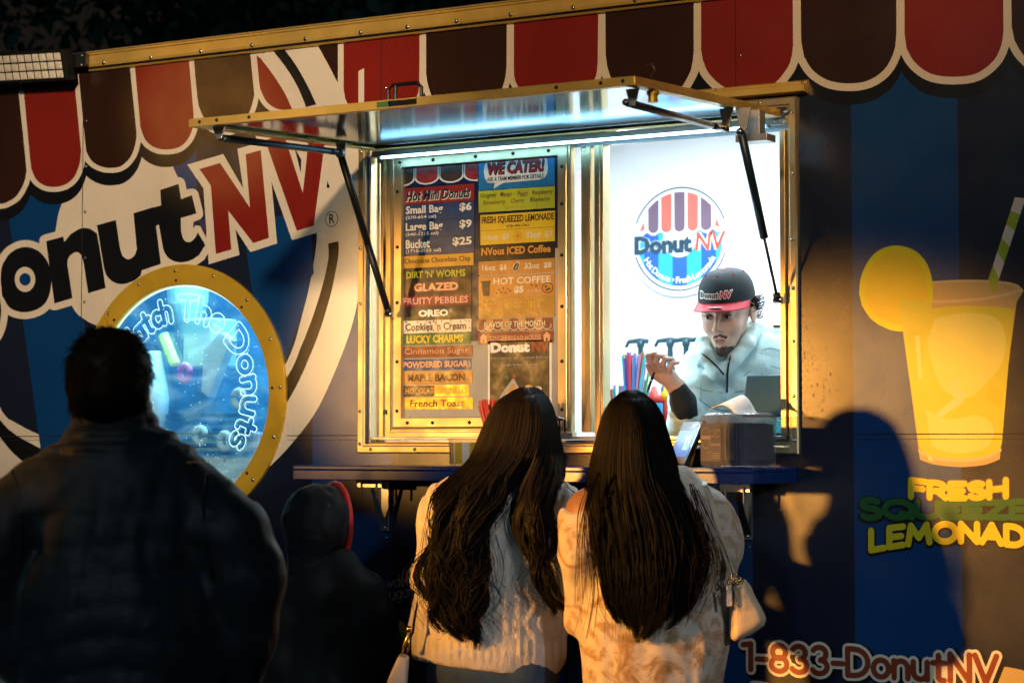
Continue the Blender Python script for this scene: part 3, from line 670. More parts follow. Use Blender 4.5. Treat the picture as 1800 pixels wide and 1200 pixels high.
# drip rail above the serving window
B = MB().use('amber_tinted_alu'); xd0, xd1 = -.57, .939
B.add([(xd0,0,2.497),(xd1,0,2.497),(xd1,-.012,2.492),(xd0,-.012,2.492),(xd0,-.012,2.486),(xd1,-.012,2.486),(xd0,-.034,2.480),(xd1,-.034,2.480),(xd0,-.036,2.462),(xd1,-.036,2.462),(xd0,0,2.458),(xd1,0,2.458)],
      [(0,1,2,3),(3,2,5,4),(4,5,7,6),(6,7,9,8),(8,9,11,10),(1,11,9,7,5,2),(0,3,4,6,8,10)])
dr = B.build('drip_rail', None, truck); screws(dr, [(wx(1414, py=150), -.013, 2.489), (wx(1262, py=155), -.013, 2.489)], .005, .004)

# serving window: flange frame, head channel, jambs
FX0, FX1, FZ0, FZ1 = wx(632), wx(1405.5), 1.472, 2.453
B = MB().use('aluminium')
B.sweep_rect(FX0, FZ0, FX1, FZ1, [(0,.001),(0,-.010),(.004,-.014),(.020,-.014),(.024,-.010),(.0275,-.010),(.0275,.010),(.034,.012),(.034,.050),(.040,.050),(.040,.075)])
wf = B.build('window_frame', None, truck)
fx = FX0+.012; fr = FX1-.012
screws(wf, [(fx, -.014, z) for z in (1.50,1.60,1.93,2.10,2.27,2.40)]+[(fr, -.014, z) for z in (1.51,1.63,1.78,1.925,2.06,2.24,2.41)]+[(x, -.014, FZ0+.012) for x in (-.49,-.33,-.17,.0,.3,.55,.82)]+[(x, -.014, FZ1-.012) for x in (-.3,.0,.55,.80)], .0058, .004)
B = MB().use('aluminium_dull'); h0 = 2.368
B.box(FX0+.041, .014, h0+.03, FX1-.041, .040, FZ1-.041); B.box(FX0+.041, .0, h0+.012, FX1-.041, .03, h0+.0295); B.box(FX0+.041, .031, h0-.002, FX1-.041, .045, h0+.0285)
B.build('window_track', None, truck, bevel=.0015); MB().use('aluminium_dull').box(FX0+.041, .004, FZ0+.041, FX1-.041, .05, FZ0+.050).build('window_track', None, truck, bevel=.0015)
B = MB().use('aluminium'); B.box(wx(1373), -.006, FZ0+.052, wx(1383), .045, h0-.003); B.box(wx(1384.5), .012, FZ0+.052, wx(1388), .05, h0+.03); B.build('window_jamb', None, truck, bevel=.002)
# sliding sash that carries the menu
SX0, SX1, SZ0, SZ1 = -.438, wx(1002), 1.534, 2.388
B = MB().use('aluminium'); fw = .056
B.sweep_rect(SX0, SZ0, SX1, SZ1, [(0,.03),(0,.008),(.002,.004),(.006,.004),(.008,.009),(.0105,.009),(.0125,.004),(.0155,.003),(.018,.006),(.0435,.006),(.046,.012),(.046,.03)])
B.box(-.4715, .008, 1.522, -.461, .04, 2.388); B.box(-.4605, .016, 1.522, -.4385, .04, 2.388); B.box(-.438, .014, 1.522, SX1, .04, 1.5335)
sash = B.build('sliding_sash', None, truck)
screws(sash, [(SX0+.030, .006, z) for z in (1.60,1.75,1.93,2.10,2.27)]+[(SX1-.030, .006, z) for z in (1.60,1.74,1.90,2.05,2.20,2.31)]+[(x, .006, SZ1-.029) for x in (-.40,-.28,-.13,0.,.12)]+[(x, .006, SZ0+.030) for x in (-.37,-.28,-.15,.02)], .0058, .004, 'black_metal')
mat('glass', (.9, .95, .97), .02, trans=1.0, alpha=.25)
B = MB().use('aluminium'); B.box(wx(1013), .03, SZ0, wx(1025), .055, h0-.003); B.box(wx(1025.6), .012, SZ0, wx(1035), .05, h0-.003); B.build('sash_stile', None, sash, bevel=.002)
B = MB().use('aluminium'); B.box(wx(1043), .006, SZ0-.02, wx(1059), .05, h0-.003); B.box(wx(1047), .002, SZ0-.02, wx(1054), .007, h0-.003); B.build('centre_mullion', None, truck, bevel=.002)
B = MB().use('glass'); B.box(wx(1002.5), .034, SZ0, wx(1012.5), .037, h0-.004); B.box(wx(1035.5), .034, SZ0, wx(1042.5), .037, h0-.004); B.build('glass_strip', None, sash)
B = MB().use('black_metal'); B.tube([at(*q, .0) for q in ((677.5,720),(677.5,728))], .006); B.build('sash_lock', None, sash)

# round window
def hazy_pane():  # same painted haze, given off by the pane itself
    m = mat('pane_acrylic', (.75, .93, 1), .28, trans=1.0, ior=1.05, alpha=.18, spec=.6, emit=(.2, .5, .6), estr=.75); t = m.node_tree; b = t.nodes['Principled BSDF']; tc = t.nodes.new('ShaderNodeTexCoord')
    mp = t.nodes.new('ShaderNodeMapping'); mp.inputs['Scale'].default_value = (1, 1, 2.2); t.links.new(tc.outputs['Object'], mp.inputs[0])
    n = t.nodes.new('ShaderNodeTexNoise'); n.inputs['Scale'].default_value = 6.5; n.inputs['Detail'].default_value = 6; n.inputs['Roughness'].default_value = .6; n.inputs['Distortion'].default_value = .8; t.links.new(mp.outputs[0], n.inputs['Vector'])
    r = t.nodes.new('ShaderNodeValToRGB'); e = r.color_ramp.elements; e[0].position = .40; e[0].color = (.008, .12, .28, 1); e[1].position = .70; e[1].color = (.50, .95, 1, 1); q = e.new(.52); q.color = (.05, .34, .55, 1)
    t.links.new(n.outputs[0], r.inputs[0]); t.links.new(r.outputs[0], b.inputs['Emission Color'])
hazy_pane()
mat('edge_lit', (.2, .6, .8), .4, emit=(.66, .96, 1), estr=1.5)
mat('edge_lit_soft', (.2, .6, .8), .4, emit=(.10, .50, .80), estr=.9)
B = MB().use('brass_yellow')
B.lathe([(.372,.004),(.4225,.004),(.4225,-.010),(.421,-.012),(.359,-.012),(.3565,-.010),(.3565,.02),(.372,.02)], (CCX,0,CCZ), 'y', 96)
B.f = [f for f in B.f if len(f) == 4]; B.m = [0]*len(B.f)
rf = B.build('round_window_frame', None, truck)
screws(rf, [(CCX+.403*math.cos(math.radians(92.7-22.5*k)), -.012, CCZ+.403*math.sin(math.radians(92.7-22.5*k))) for k in range(16)], .0062, .004, name='bolt')
screws(rf, [(CCX+.372*math.cos(math.radians(92.7-45*k)), -.012, CCZ+.372*math.sin(math.radians(92.7-45*k))) for k in range(8)], .0052, .003, 'black_metal', name='bolt')
B = MB().use('pane_acrylic'); B.lathe([(.001,.004),(.3715,.004),(.3715,.009),(.001,.009)], (CCX,0,CCZ), 'y', 64); pane = B.build('round_window_pane', None, truck)
B = MB().use('edge_lit'); n = 96
B.add([(CCX+r*math.cos(2*math.pi*k/n), .002, CCZ+r*math.sin(2*math.pi*k/n)) for r in (.3555, .3505) for k in range(n)], [(k, (k+1) % n, n+(k+1) % n, n+k) for k in range(n)]); B.build('glowing_rim', None, pane)
def ring_text(s, a0, a1, r0, h, gap):
    pl, w = stroke_text(s, gap); out = []
    for L in pl:
        q = []
        for (u, v) in L:
            a = math.radians(a0+(a1-a0)*u/w); r = r0+v*h; q.append((CCX+r*math.cos(a), CCZ+r*math.sin(a)))
        out.append(q)
    return out
F = Flat()
for s, a0, a1 in (('Watch', 150, 101), ('The', 92, 54), ('Donuts', 44, -37)):
    L = ring_text(s, a0, a1, .246, .072, .24)
    for i, l in enumerate(L): pass
    v, f = stroke_fill(L, .0112, .0014, .0088); F.add(v, f, 'edge_lit', .0008)
    v, f = stroke_fill([[(p[0]+.004, p[1]-.004) for p in l] for l in L], .0112, .0014, .0098); F.add(v, f, 'edge_lit_soft', .0002)
F.build('engraved_lettering', wallmap(.003), pane)
B = MB().use('edge_lit')
for k in range(260):
    a = rng.uniform(0, 2*math.pi); r = .34*math.sqrt(rng.rand()); x = CCX+r*math.cos(a); z = CCZ+r*math.sin(a)
    if rng.rand() < .35: z = CCZ-abs(rng.normal(.22, .06)); x = CCX+rng.uniform(-.2, .24)
    if math.hypot(x-CCX, z-CCZ) > .345: continue
    s = rng.uniform(.0007, .0022); B.add([(x-s,.0032,z),(x,.0032,z-s),(x+s,.0032,z),(x,.0032,z+s)], [(0,1,2,3)])
B.build('sugar_specks', None, pane)['kind'] = 'stuff'

# counter shelf on folding brackets
B = MB().use('shelf_blue'); kx0, kx1, kz, kd = -.575, .90, 1.437, .30
B.box(kx0, -kd, kz-.012, kx1, -.003, kz); B.box(kx0, -kd, kz-.042, kx1, -kd+.012, kz-.0125); B.box(kx0, -kd+.0125, kz-.042, kx0+.012, -.003, kz-.0125); B.box(kx1-.012, -kd+.0125, kz-.042, kx1, -.003, kz-.0125)
shelf = B.build('counter_shelf', None, truck, bevel=.0025)
for px in (675, 1313):
    x = wx(px, -.02, 880); B = MB().use('steel')
    B.box(x-.045, -.10, kz-.068, x+.045, -.075, kz-.044); B.tube([(x-.05,-.09,kz-.052),(x+.05,-.09,kz-.052)], .009); B.box(x-.014, -.016, kz-.20, x+.014, -.002, kz-.05)
    B.add([(x-.006,-.09,kz-.06),(x+.006,-.09,kz-.06),(x+.013,-.018,kz-.19),(x-.013,-.018,kz-.19)], [(0,1,2,3)]); B.tube([(x-.028,-.10,kz-.055),(x-.028,-.10,kz-.10)], .004); B.tube([(x+.026,-.10,kz-.055),(x+.026,-.10,kz-.10)], .004)
    br = B.build('shelf_bracket', None, shelf, bevel=.0015); screws(br, [(x, -.017, kz-.165), (x, -.017, kz-.19)], .006, .004)

# raised serving hatch
hx0, hx1 = -.476, .868; hy0, hy1 = -.03, -.92; hz0, hz1 = 2.395, 2.352
def hz(y): return hz0+(hz1-hz0)*(y-hy0)/(hy1-hy0)
B = MB().use('truck_skin'); T = .022
B.hexa([(hx0+.003,hy0,hz(hy0)+T-.004),(hx1-.003,hy0,hz(hy0)+T-.004),(hx1-.003,hy1+.003,hz(hy1)+T-.004),(hx0+.003,hy1+.003,hz(hy1)+T-.004)], [(hx0+.003,hy0,hz(hy0)+T-.001),(hx1-.003,hy0,hz(hy0)+T-.001),(hx1-.003,hy1+.003,hz(hy1)+T-.001),(hx0+.003,hy1+.003,hz(hy1)+T-.001)])
hatch = B.build('serving_hatch', None, truck)
B = MB().use('amber_tinted_alu')
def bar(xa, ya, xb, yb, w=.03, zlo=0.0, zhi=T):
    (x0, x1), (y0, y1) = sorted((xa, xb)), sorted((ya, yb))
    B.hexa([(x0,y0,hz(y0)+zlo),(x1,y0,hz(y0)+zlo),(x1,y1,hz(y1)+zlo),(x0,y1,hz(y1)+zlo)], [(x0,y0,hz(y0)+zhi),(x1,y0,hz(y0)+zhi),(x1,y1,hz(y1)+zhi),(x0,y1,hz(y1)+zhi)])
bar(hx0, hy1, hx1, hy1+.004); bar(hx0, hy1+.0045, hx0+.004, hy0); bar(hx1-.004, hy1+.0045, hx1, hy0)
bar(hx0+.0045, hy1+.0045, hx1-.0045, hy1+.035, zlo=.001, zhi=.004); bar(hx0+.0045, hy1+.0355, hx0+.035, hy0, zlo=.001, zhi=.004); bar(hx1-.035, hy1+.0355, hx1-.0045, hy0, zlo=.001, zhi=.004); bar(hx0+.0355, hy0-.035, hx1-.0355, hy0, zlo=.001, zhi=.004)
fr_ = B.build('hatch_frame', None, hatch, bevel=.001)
scr = [(wx(x, hy1, y), hy1, wz(x, y, hy1)) for x, y in ((351,219),(381,216),(438,211),(978,161),(1056,152),(1095,149))]
screws(fr_, [(x, y-.0005, hz1+.012) for x, y, z in scr], .005, .003, 'black_metal')
B = MB().use('mirror_alu'); bar(hx0+.036, hy1+.036, hx1-.036, hy0-.036, zlo=.010, zhi=.013); B.build('hatch_liner', None, hatch)
B = MB().use('steel'); B.tube([(hx0, hy0+.012, hz0+.012), (hx1, hy0+.012, hz0+.012)], .012); B.build('hatch_hinge', None, hatch)
B = MB().use('black_metal'); lx0, lx1 = wx(663, hy1, 190), wx(733, hy1, 186)
B.box(lx0+.035, hy1-.003, hz1+.004, lx1, hy1-.0005, hz1+.018); a0 = wx(679, hy1+.02, 180); a1 = wx(737, hy1+.02, 170); hh = hz1+T
B.tube([(a0,hy1+.03,hh),(a0,hy1+.03,hh+.03),(a0+.012,hy1+.03,hh+.042),(a1-.012,hy1+.03,hh+.042),(a1,hy1+.03,hh+.03),(a1,hy1+.03,hh)], .005); B.tube([(a0+.022,hy1+.03,hh),(a0+.022,hy1+.03,hh+.04)], .005)
B.build('pull_handle', None, hatch)
mat('green_sticker', (.05, .16, .05), .5)
B = MB().use('green_sticker'); B.box(lx0, hy1-.0025, hz1+.004, lx0+.033, hy1-.0004, hz1+.018); B.build('sticker', None, hatch)
B = MB().use('steel'); c = np.array([wx(1143, hy1+.06, 150), hy1+.06, hz(hy1+.06)+T]); B.tube([c, c+[.012,0,.018], c+[.004,0,.034], c+[-.012,0,.03]], .0018, 6); B.build('wire_loop', None, hatch)
def strut(name, a, b, ra, rb, split, ma, mb):
    a, b = np.array(a), np.array(b); m = a+(b-a)*split; d = (b-a)/np.linalg.norm(b-a)
    B = MB().use(ma); B.tube([a, m], ra, 12); B.use('steel'); B.tube([a-[0,.012,0], a+[0,.012,0]], ra*.9); B.tube([b-[.012,0,0], b+[.012,0,0]], ra*.8)
    B.use(mb); B.tube([m+d*.0005, b-d*.02], rb, 10); B.tube([b-d*.02, b], ra*.9, 10); return B.build(name, None, hatch, True)
sl = at(599, 273, -.28); sr = at(1303, 232, -.30)
strut('gas_strut', sl, at(684, 552, -.03), .011, .0105, .55, 'black_metal', 'black_metal')
strut('gas_strut', sr, at(1367, 527, -.03), .0115, .0042, .62, 'strut_blue', 'black_metal')
strut('lock_rod', at(392, 243, -.86), at(598, 268, -.30), .010, .010, .9, 'strut_blue', 'strut_blue')
strut('lock_rod', at(1103, 181, -.84), at(1274, 227, -.32), .010, .010, .85, 'aluminium_dull', 'steel')
B = MB().use('aluminium_dull')
def brk(px, py, Y, w, h):
    p = at(px, py, Y); zt = hz(Y)+.001; B.hexa([(p[0]-w*.4,Y-.003,zt-h),(p[0]+w*.4,Y-.003,zt-h),(p[0]+w*.4,Y+.003,zt-h),(p[0]-w*.4,Y+.003,zt-h)], [(p[0]-w,Y-.003,zt),(p[0]+w,Y-.003,zt),(p[0]+w,Y+.003,zt),(p[0]-w,Y+.003,zt)])
for q in ((1112,165,-.85,.018,.04), (1277,205,-.32,.02,.055), (1307,215,-.30,.022,.06), (385,235,-.87,.02,.035), (600,262,-.29,.02,.04)): B = MB().use('aluminium_dull'); brk(*q); B.build('strut_bracket', None, hatch, bevel=.001)
B = MB().use('aluminium_dull')
p = at(1328, 228, -.22); B.box(p[0]-.035, -.24, hz(-.22)-.065, p[0]+.02, -.20, hz(-.22)); B.box(p[0]-.045, -.25, hz(-.22)-.085, p[0]+.045, -.19, hz(-.22)-.066)
B.build('strut_bracket', None, hatch, bevel=.001)
B = MB().use('brass_yellow'); p = at(1148, 177, -.80); B.lathe([(.012,-.03),(.012,-.012),(.016,-.012),(.016,-.004),(.012,0)], (p[0], p[1], hz(-.8)), 'z', 12); B.build('latch_bolt', None, hatch)
B = MB().use('steel'); B.tube([at(1390, 197, -.01), at(1360, 212, -.02)], .004); B.tube([at(1372, 573, .02)-[.02,0,0], at(1372, 573, .02)], .005); B.build('catch_pin', None, hatch)

hl_ = MB().use('white_wall'); hl_.box(-.44, -.050, 2.366, .84, -.036, 2.374); hl_ = hl_.build('hatch_fill_strip', None, hatch)  # strip and its light are added to brighten the hatch underside
l_ = bpy.data.lights.new('hatch_fill_light', 'AREA'); l_.shape = 'RECTANGLE'; l_.size = 1.26; l_.size_y = .012; l_.energy = 1.6; l_.color = (.26, .64, 1); lo_ = bpy.data.objects.new('hatch_fill_light', l_); COL.objects.link(lo_); lo_.location = (.2, -.052, 2.368); lo_.rotation_euler = (math.radians(98), 0, 0); lo_.parent = hl_

# ------------------------------------------------------------------ menu board in the sliding sash
def foil(n, c, rough=.33, bump=None, spec=.6): mat(n, c, rough, spec=spec, bump=bump or (60, .012), rvar=(30, .08), noise=(25, .08))
for n, c in dict(navy=(.006,.012,.045), blue=(.01,.05,.16), sky=(.02,.16,.33), red=(.26,.02,.015), maroon=(.16,.015,.015), dark=(.018,.018,.014), coffee=(.05,.022,.012), gold=(.62,.33,.03),
                 lime=(.42,.45,.03), yellow=(.72,.50,.03), orange=(.50,.22,.04), green=(.015,.13,.04), rustred=(.20,.04,.02), cream=(.70,.64,.52), white=(.8,.78,.74), peach=(.72,.36,.22), pink=(.70,.36,.33), ink=(.012,.010,.010), amber=(.68,.30,.05), teal=(.02,.10,.12)).items(): foil('menu_'+n, c)
foil('menu_bronze', (.38, .20, .03), .30, (90, .10)); foil('menu_silver', (.42, .38, .33), .45)
mat('menu_goldfoil', (.62, .36, .04), .32, .35, bump=(110, .08), rvar=(40, .08))
BY = .022
board = tag(empty('menu_board'), 'silver menu board with rows of coloured food and drink strips inside the metal window sash', 'menu board')
bx0, bx1, bz0, bz1 = SX0+.0445, SX1-.0445, SZ0+.0445, SZ1-.0445
B = MB().use('menu_silver'); B.box(bx0+.0005, BY, bz0+.0005, bx1-.0005, BY+.006, bz1-.0005); bp = B.build('backing_panel', None, board)
def bxy(x, y): p = at(x, y, BY); return float(p[0]), float(p[2])
F = Flat(); a = bxy(704, 600); b = bxy(838, 592); F.rect(bx0+.001, bxy(705, 603)[1], bxy(844, 590)[0], bz1-.001, 'menu_navy', .0004); F.rect(bxy(844, 590)[0], bxy(900, 440)[1], bx1-.001, bz1-.001, 'menu_navy', .0004); F.build('navy_panel', wallmap(BY), bp)
def strip(x0, y0, y1, x1, m, draw=None, tilt=0.0, label=None):
    """a strip of the menu: left edge from y0 to y1 at pixel x0, right end at pixel x1"""
    X0, Zt = bxy(x0, y0); _, Zb = bxy(x0, y1); X1 = bxy(x1, (y0+y1)/2)[0]
    o = MB().use(m).box(X0, BY-.0021, Zb, X1, BY-.0005, Zt).build('menu_strip', None, board)
    if label: o['label'] = label
    if draw:
        F = Flat(); w, h = X1-X0, Zt-Zb
        class D:
            @staticmethod
            def t(s, m, u0, u1, v0, v1, **k): F.text(s, m, X0+u0*w, X0+u1*w, Zb+v0*h, Zb+v1*h, **k)
            @staticmethod
            def r(m, u0, u1, v0, v1, lift=.0004): F.rect(X0+u0*w, Zb+v0*h, X0+u1*w, Zb+v1*h, m, lift)
            @staticmethod
            def p(m, pts, lift=.0006): F.poly([(X0+u*w, Zb+v*h) for u, v in pts], m, lift)
            @staticmethod
            def e(m, u, v, ru, rv, lift=.0006, n=14): F.poly([(X0+(u+ru*math.cos(2*math.pi*k/n))*w, Zb+(v+rv*math.sin(2*math.pi*k/n))*h) for k in range(n)], m, lift)
        draw(D); F.build('lettering', wallmap(BY-.0021), o)
    return o
def plain(s, m, u0, u1, v0, v1, **k): return lambda D: D.t(s, m, u0, u1, v0, v1, **k)
def shadowed(s, m, sh, u0, u1, v0, v1, du=.006, dv=-.05, b=.02, bb=.06, **k):
    def f(D): D.t(s, sh, u0+du-.004, u1+du+.004, v0+dv-.02, v1+dv+.02, bold=bb, lift=.0005, **k); D.t(s, m, u0, u1, v0, v1, bold=b, lift=.0010, **k)
    return f
# left column
def awn(D):
    for k, m in ((-.62, 'menu_ink'), (.17, 'menu_red'), (.5, 'menu_ink'), (.83, 'menu_red')):
        pass
    for i, m in enumerate(('menu_coffee','menu_red','menu_coffee','menu_red')):
        c = .03+i*.315; 
        for e, mm, l in ((.165, 'menu_cream', .0004), (.14, m, .0008)):
            vb = .32 if mm == 'menu_cream' else .40
            D.p(mm, [(max(.003, min(.997, c-e)), .99), *[(max(.003, min(.997, c-e*math.cos(a))), .42-(.42-vb+.30)*math.sin(a)) for a in [math.pi*k/12 for k in range(13)]], (max(.003, min(.997, c+e)), .99)], l)
strip(705, 294, 329, 841, 'menu_navy', awn)
strip(708, 332, 361, 834, 'menu_red', shadowed('Hot Mini Donuts', 'menu_navy', 'menu_cream', .05, .95, .2, .82, shear=.25, b=.03, bb=.075))
for y0, s, c, p in ((361.5, 'Small Bag', '(270-654 cal)', '$6'), (391, 'Large Bag', '(540-1215 cal)', '$9'), (420.5, 'Bucket', '(1710-3553 cal)', '$25')):
    strip(708, y0, y0+28.6, 834, 'menu_blue', lambda D, s=s, c=c, p=p: (D.t(s, 'menu_white', .05, .05+.058*len(s) if s != 'Bucket' else .39, .38 if 'g' not in s else .30, .93, bold=.03), D.t(c, 'menu_white', .05, .05+.033*len(c), .08, .33, bold=.012), D.t(p, 'menu_white', .97-.095*len(p)+.02, .97, .38, .93, bold=.035)))
strip(708, 451, 472, 833, 'menu_gold', plain('Chocolate Chocolate Chip', 'menu_ink', .03, .96, .24, .80, bold=.012))
strip(708, 474, 494.5, 829, 'menu_dark', plain("DIRT 'N' WORMS", 'menu_lime', .06, .92, .2, .82, bold=.03))
strip(708, 496, 518.5, 829, 'menu_coffee', plain('GLAZED', 'menu_peach', .17, .82, .2, .85, bold=.05))
strip(706, 521, 540, 829, 'menu_maroon', plain('FRUITY PEBBLES', 'menu_pink', .03, .96, .2, .82, bold=.02))
strip(706, 542, 562.5, 829, 'menu_dark', lambda D: (D.t('OREO', 'menu_white', .25, .68, .2, .8, bold=.05), D.t('®', 'menu_white', .69, .74, .52, .8)))
def cookies(D):
    for k in range(34):
        u, v = rng.uniform(.02, .98), rng.choice([rng.uniform(.06, .2), rng.uniform(.8, .94)]) if rng.rand() < .8 else rng.uniform(.2, .8); D.e('menu_ink', u, v, .011, .05, .0004, 7)
    D.t("Cookies 'n Cream", 'menu_coffee', .07, .93, .2, .82, bold=.025, lift=.0009)
strip(705, 564.5, 586.5, 829, 'menu_cream', cookies)
strip(705, 587.5, 607.5, 828, 'menu_green', plain('LUCKY CHARMS', 'menu_yellow', .09, .9, .18, .86, bold=.035))
strip(707, 609.5, 629.5, 831, 'menu_rustred', plain('Cinnamon Sugar', 'menu_peach', .04, .95, .16, .84, bold=.0))
strip(705, 632, 651.5, 829, 'menu_blue', plain('POWDERED SUGAR', 'menu_peach', .04, .96, .24, .8, bold=.045))
strip(705, 653.5, 675.5, 831, 'menu_orange', plain('MAPLE BACON', 'menu_coffee', .1, .9, .2, .8, bold=.04))
strip(705, 677.5, 697.5, 825, 'menu_goldfoil', lambda D: (D.r('menu_dark', .004, .5, .02, .98), D.t('CHOCOLATE SPRINKLES', 'menu_amber', .01, .97, .24, .78, lift=.0008)))
strip(705, 699.5, 719.5, 832, 'menu_goldfoil', plain('French Toast', 'menu_coffee', .13, .88, .2, .82, bold=.02, shear=.1))
# right column
def cater(D):
    for k in range(60): D.e('menu_teal', rng.uniform(.02, .98), rng.uniform(.03, .3), .008, .02, .0003, 6)
    D.p('menu_cream', [(.20,.03),(.22,.22)]+[(.12+.0,.24),(.085,.4),(.07,.6),(.075,.78),(.1,.9),(.16,.95),(.5,.965),(.8,.97),(.87,.95),(.905,.85),(.915,.6),(.905,.4),(.87,.27),(.8,.22),(.33,.2)], .0005)
    D.t('WE CATER!', 'menu_ink', .125, .875, .46, .90, bold=.07, shear=.16, lift=.0009); D.t('WE CATER!', 'menu_red', .115, .865, .48, .91, bold=.035, shear=.16, lift=.0014); D.t('ASK A TEAM MEMBER FOR DETAILS', 'menu_ink', .11, .86, .27, .41, bold=.03, shear=.12, lift=.001)
strip(842, 282, 335.5, 975.5, 'menu_sky', cater)
def flav(D):
    for s, m, u0, u1, v in (('Original', 'menu_ink', .03, .24, .62), ('Mango', 'menu_rustred', .29, .45, .62), ('Peach', 'menu_rustred', .52, .65, .62), ('Raspberry', 'menu_maroon', .71, .98, .60), ('Strawberry', 'menu_rustred', .06, .36, .28), ('Cherry', 'menu_rustred', .43, .61, .28), ('Blueberry', 'menu_navy', .68, .94, .28)): D.t(s, m, u0, u1, v, v+.27, bold=.004, shear=.2)
    D.t('(330-350 cal)', 'menu_orange', .38, .62, .07, .2)
strip(842, 336.5, 374, 975.5, 'menu_lime', flav)
def outl(s, u0, u1, v0, v1, a, b, **k): return lambda D: (D.t(s, b, u0-.008, u1+.008, v0-.05, v1+.05, bold=.06, lift=.0005, **k), D.t(s, a, u0, u1, v0, v1, bold=.02, lift=.001, **k))
strip(845, 378.5, 406, 975.8, 'menu_yellow', lambda D: (D.t('FRESH SQUEEZED LEMONADE', 'menu_coffee', .02, .99, .36, .88, bold=.028), D.t('(126-402 CAL)', 'menu_ink', .36, .66, .1, .28, bold=.02)))
def slices(D):
    D.t('16oz  $5', 'menu_cream', .06, .4, .25, .75, bold=.03); D.t('32oz  $7', 'menu_cream', .62, .98, .25, .75, bold=.03); D.e('menu_amber', .505, .5, .06, .34, .0005, 20); D.e('menu_yellow', .505, .5, .05, .28, .0009, 20)
    for k in range(4): c, s = math.cos(k*math.pi/4), math.sin(k*math.pi/4); D.p('menu_amber', [(.505-.045*c-.004*s,.5-.26*s+.02*c),(.505+.045*c-.004*s,.5+.26*s+.02*c),(.505+.045*c+.004*s,.5+.26*s-.02*c),(.505-.045*c+.004*s,.5-.26*s-.02*c)], .0012)
strip(845, 406.5, 431, 975.8, 'menu_yellow', slices)
strip(842, 432.5, 460, 975.8, 'menu_ink', lambda D: (D.t('NVous ICED Coffee', 'menu_amber', .04, .95, .36, .86, bold=.035), D.t('(20-310 cal)', 'menu_coffee', .74, .95, .1, .25)))
strip(842, 460.5, 484, 975.8, 'menu_orange', lambda D: (D.t('16oz  $6', 'menu_cream', .05, .38, .25, .75, bold=.03), D.t('32oz  $8', 'menu_cream', .61, .96, .25, .75, bold=.03), D.p('menu_cream', [(.45,.3),(.47,.7),(.52,.88),(.55,.7),(.53,.3),(.48,.12)], .0004), D.p('menu_ink', [(.457,.32),(.477,.68),(.517,.82),(.542,.68),(.525,.32),(.483,.18)], .0007), D.p('menu_cream', [(.478,.3),(.505,.5),(.515,.7),(.52,.7),(.512,.48),(.484,.28)], .001)))
def coffee(D):
    D.t('HOT COFFEE', 'menu_cream', .20, .95, .58, .90, bold=.025); D.t('$5', 'menu_cream', .47, .60, .12, .48, bold=.05); D.t('(0 CAL)', 'menu_cream', .64, .82, .14, .30)
    D.p('menu_ink', [(.04,.70),(.15,.70),(.145,.08),(.06,.08)]); D.r('menu_ink', .03, .16, .70, .78); D.r('menu_coffee', .055, .145, .25, .48, .0009)
    for q in ((.27,.35),(.33,.42),(.39,.38),(.24,.2),(.3,.22),(.36,.2),(.42,.28),(.7,.5),(.76,.46)): D.e('menu_coffee', *q, .014, .035)
    D.e('menu_coffee', .91, .35, .075, .25, .0005); D.e('menu_orange', .91, .35, .065, .21, .0008)
    for q in ((.89,.4),(.93,.3),(.9,.26)): D.e('menu_coffee', *q, .02, .05, .0011)
strip(842, 486, 524, 975.8, 'menu_orange', coffee)
strip(842, 524.5, 560.5, 975.8, 'menu_bronze', lambda D: (D.t('Hot  Chocolate', 'menu_gold', .05, .82, .48, .9, bold=.0), D.t('$5', 'menu_gold', .22, .34, .1, .44, bold=.01), D.t('(220 cal)', 'menu_amber', .38, .56, .14, .3)))
def flavor(D):
    for k in range(9):
        D.p('menu_cream', [(.01+k*.108,.5)]+[(.064+k*.108-.054*math.cos(a), .25-.22*math.sin(a)) for a in [math.pi*i/8 for i in range(9)]]+[(.118+k*.108-.001,.5)], .0003)
        D.p('menu_orange' if k % 2 else 'menu_rustred', [(.016+k*.108,.98)]+[(.064+k*.108-.046*math.cos(a), .27-.18*math.sin(a)) for a in [math.pi*i/8 for i in range(9)]]+[(.112+k*.108,.98)], .0006)
    D.t('FLAVOR OF THE MONTH', 'menu_ink', .10, .905, .28, .76, bold=.07, lift=.0009); D.t('FLAVOR OF THE MONTH', 'menu_cream', .10, .905, .30, .78, bold=.025, lift=.0013)
strip(839, 562, 583, 972, 'menu_rustred', flavor)
def house(D):
    D.t('GINGERBREAD HOUSE', 'menu_peach', .16, .84, .28, .68, bold=.01)
    for u in (.075, .915): D.p('menu_peach', [(u-.04,.12),(u-.04,.55),(u-.055,.55),(u,.92),(u+.055,.55),(u+.04,.55),(u+.04,.12)]); D.r('menu_coffee', u-.012, u+.012, .12, .4, .001)
strip(841, 584.5, 605.5, 973.5, 'menu_rustred', house)
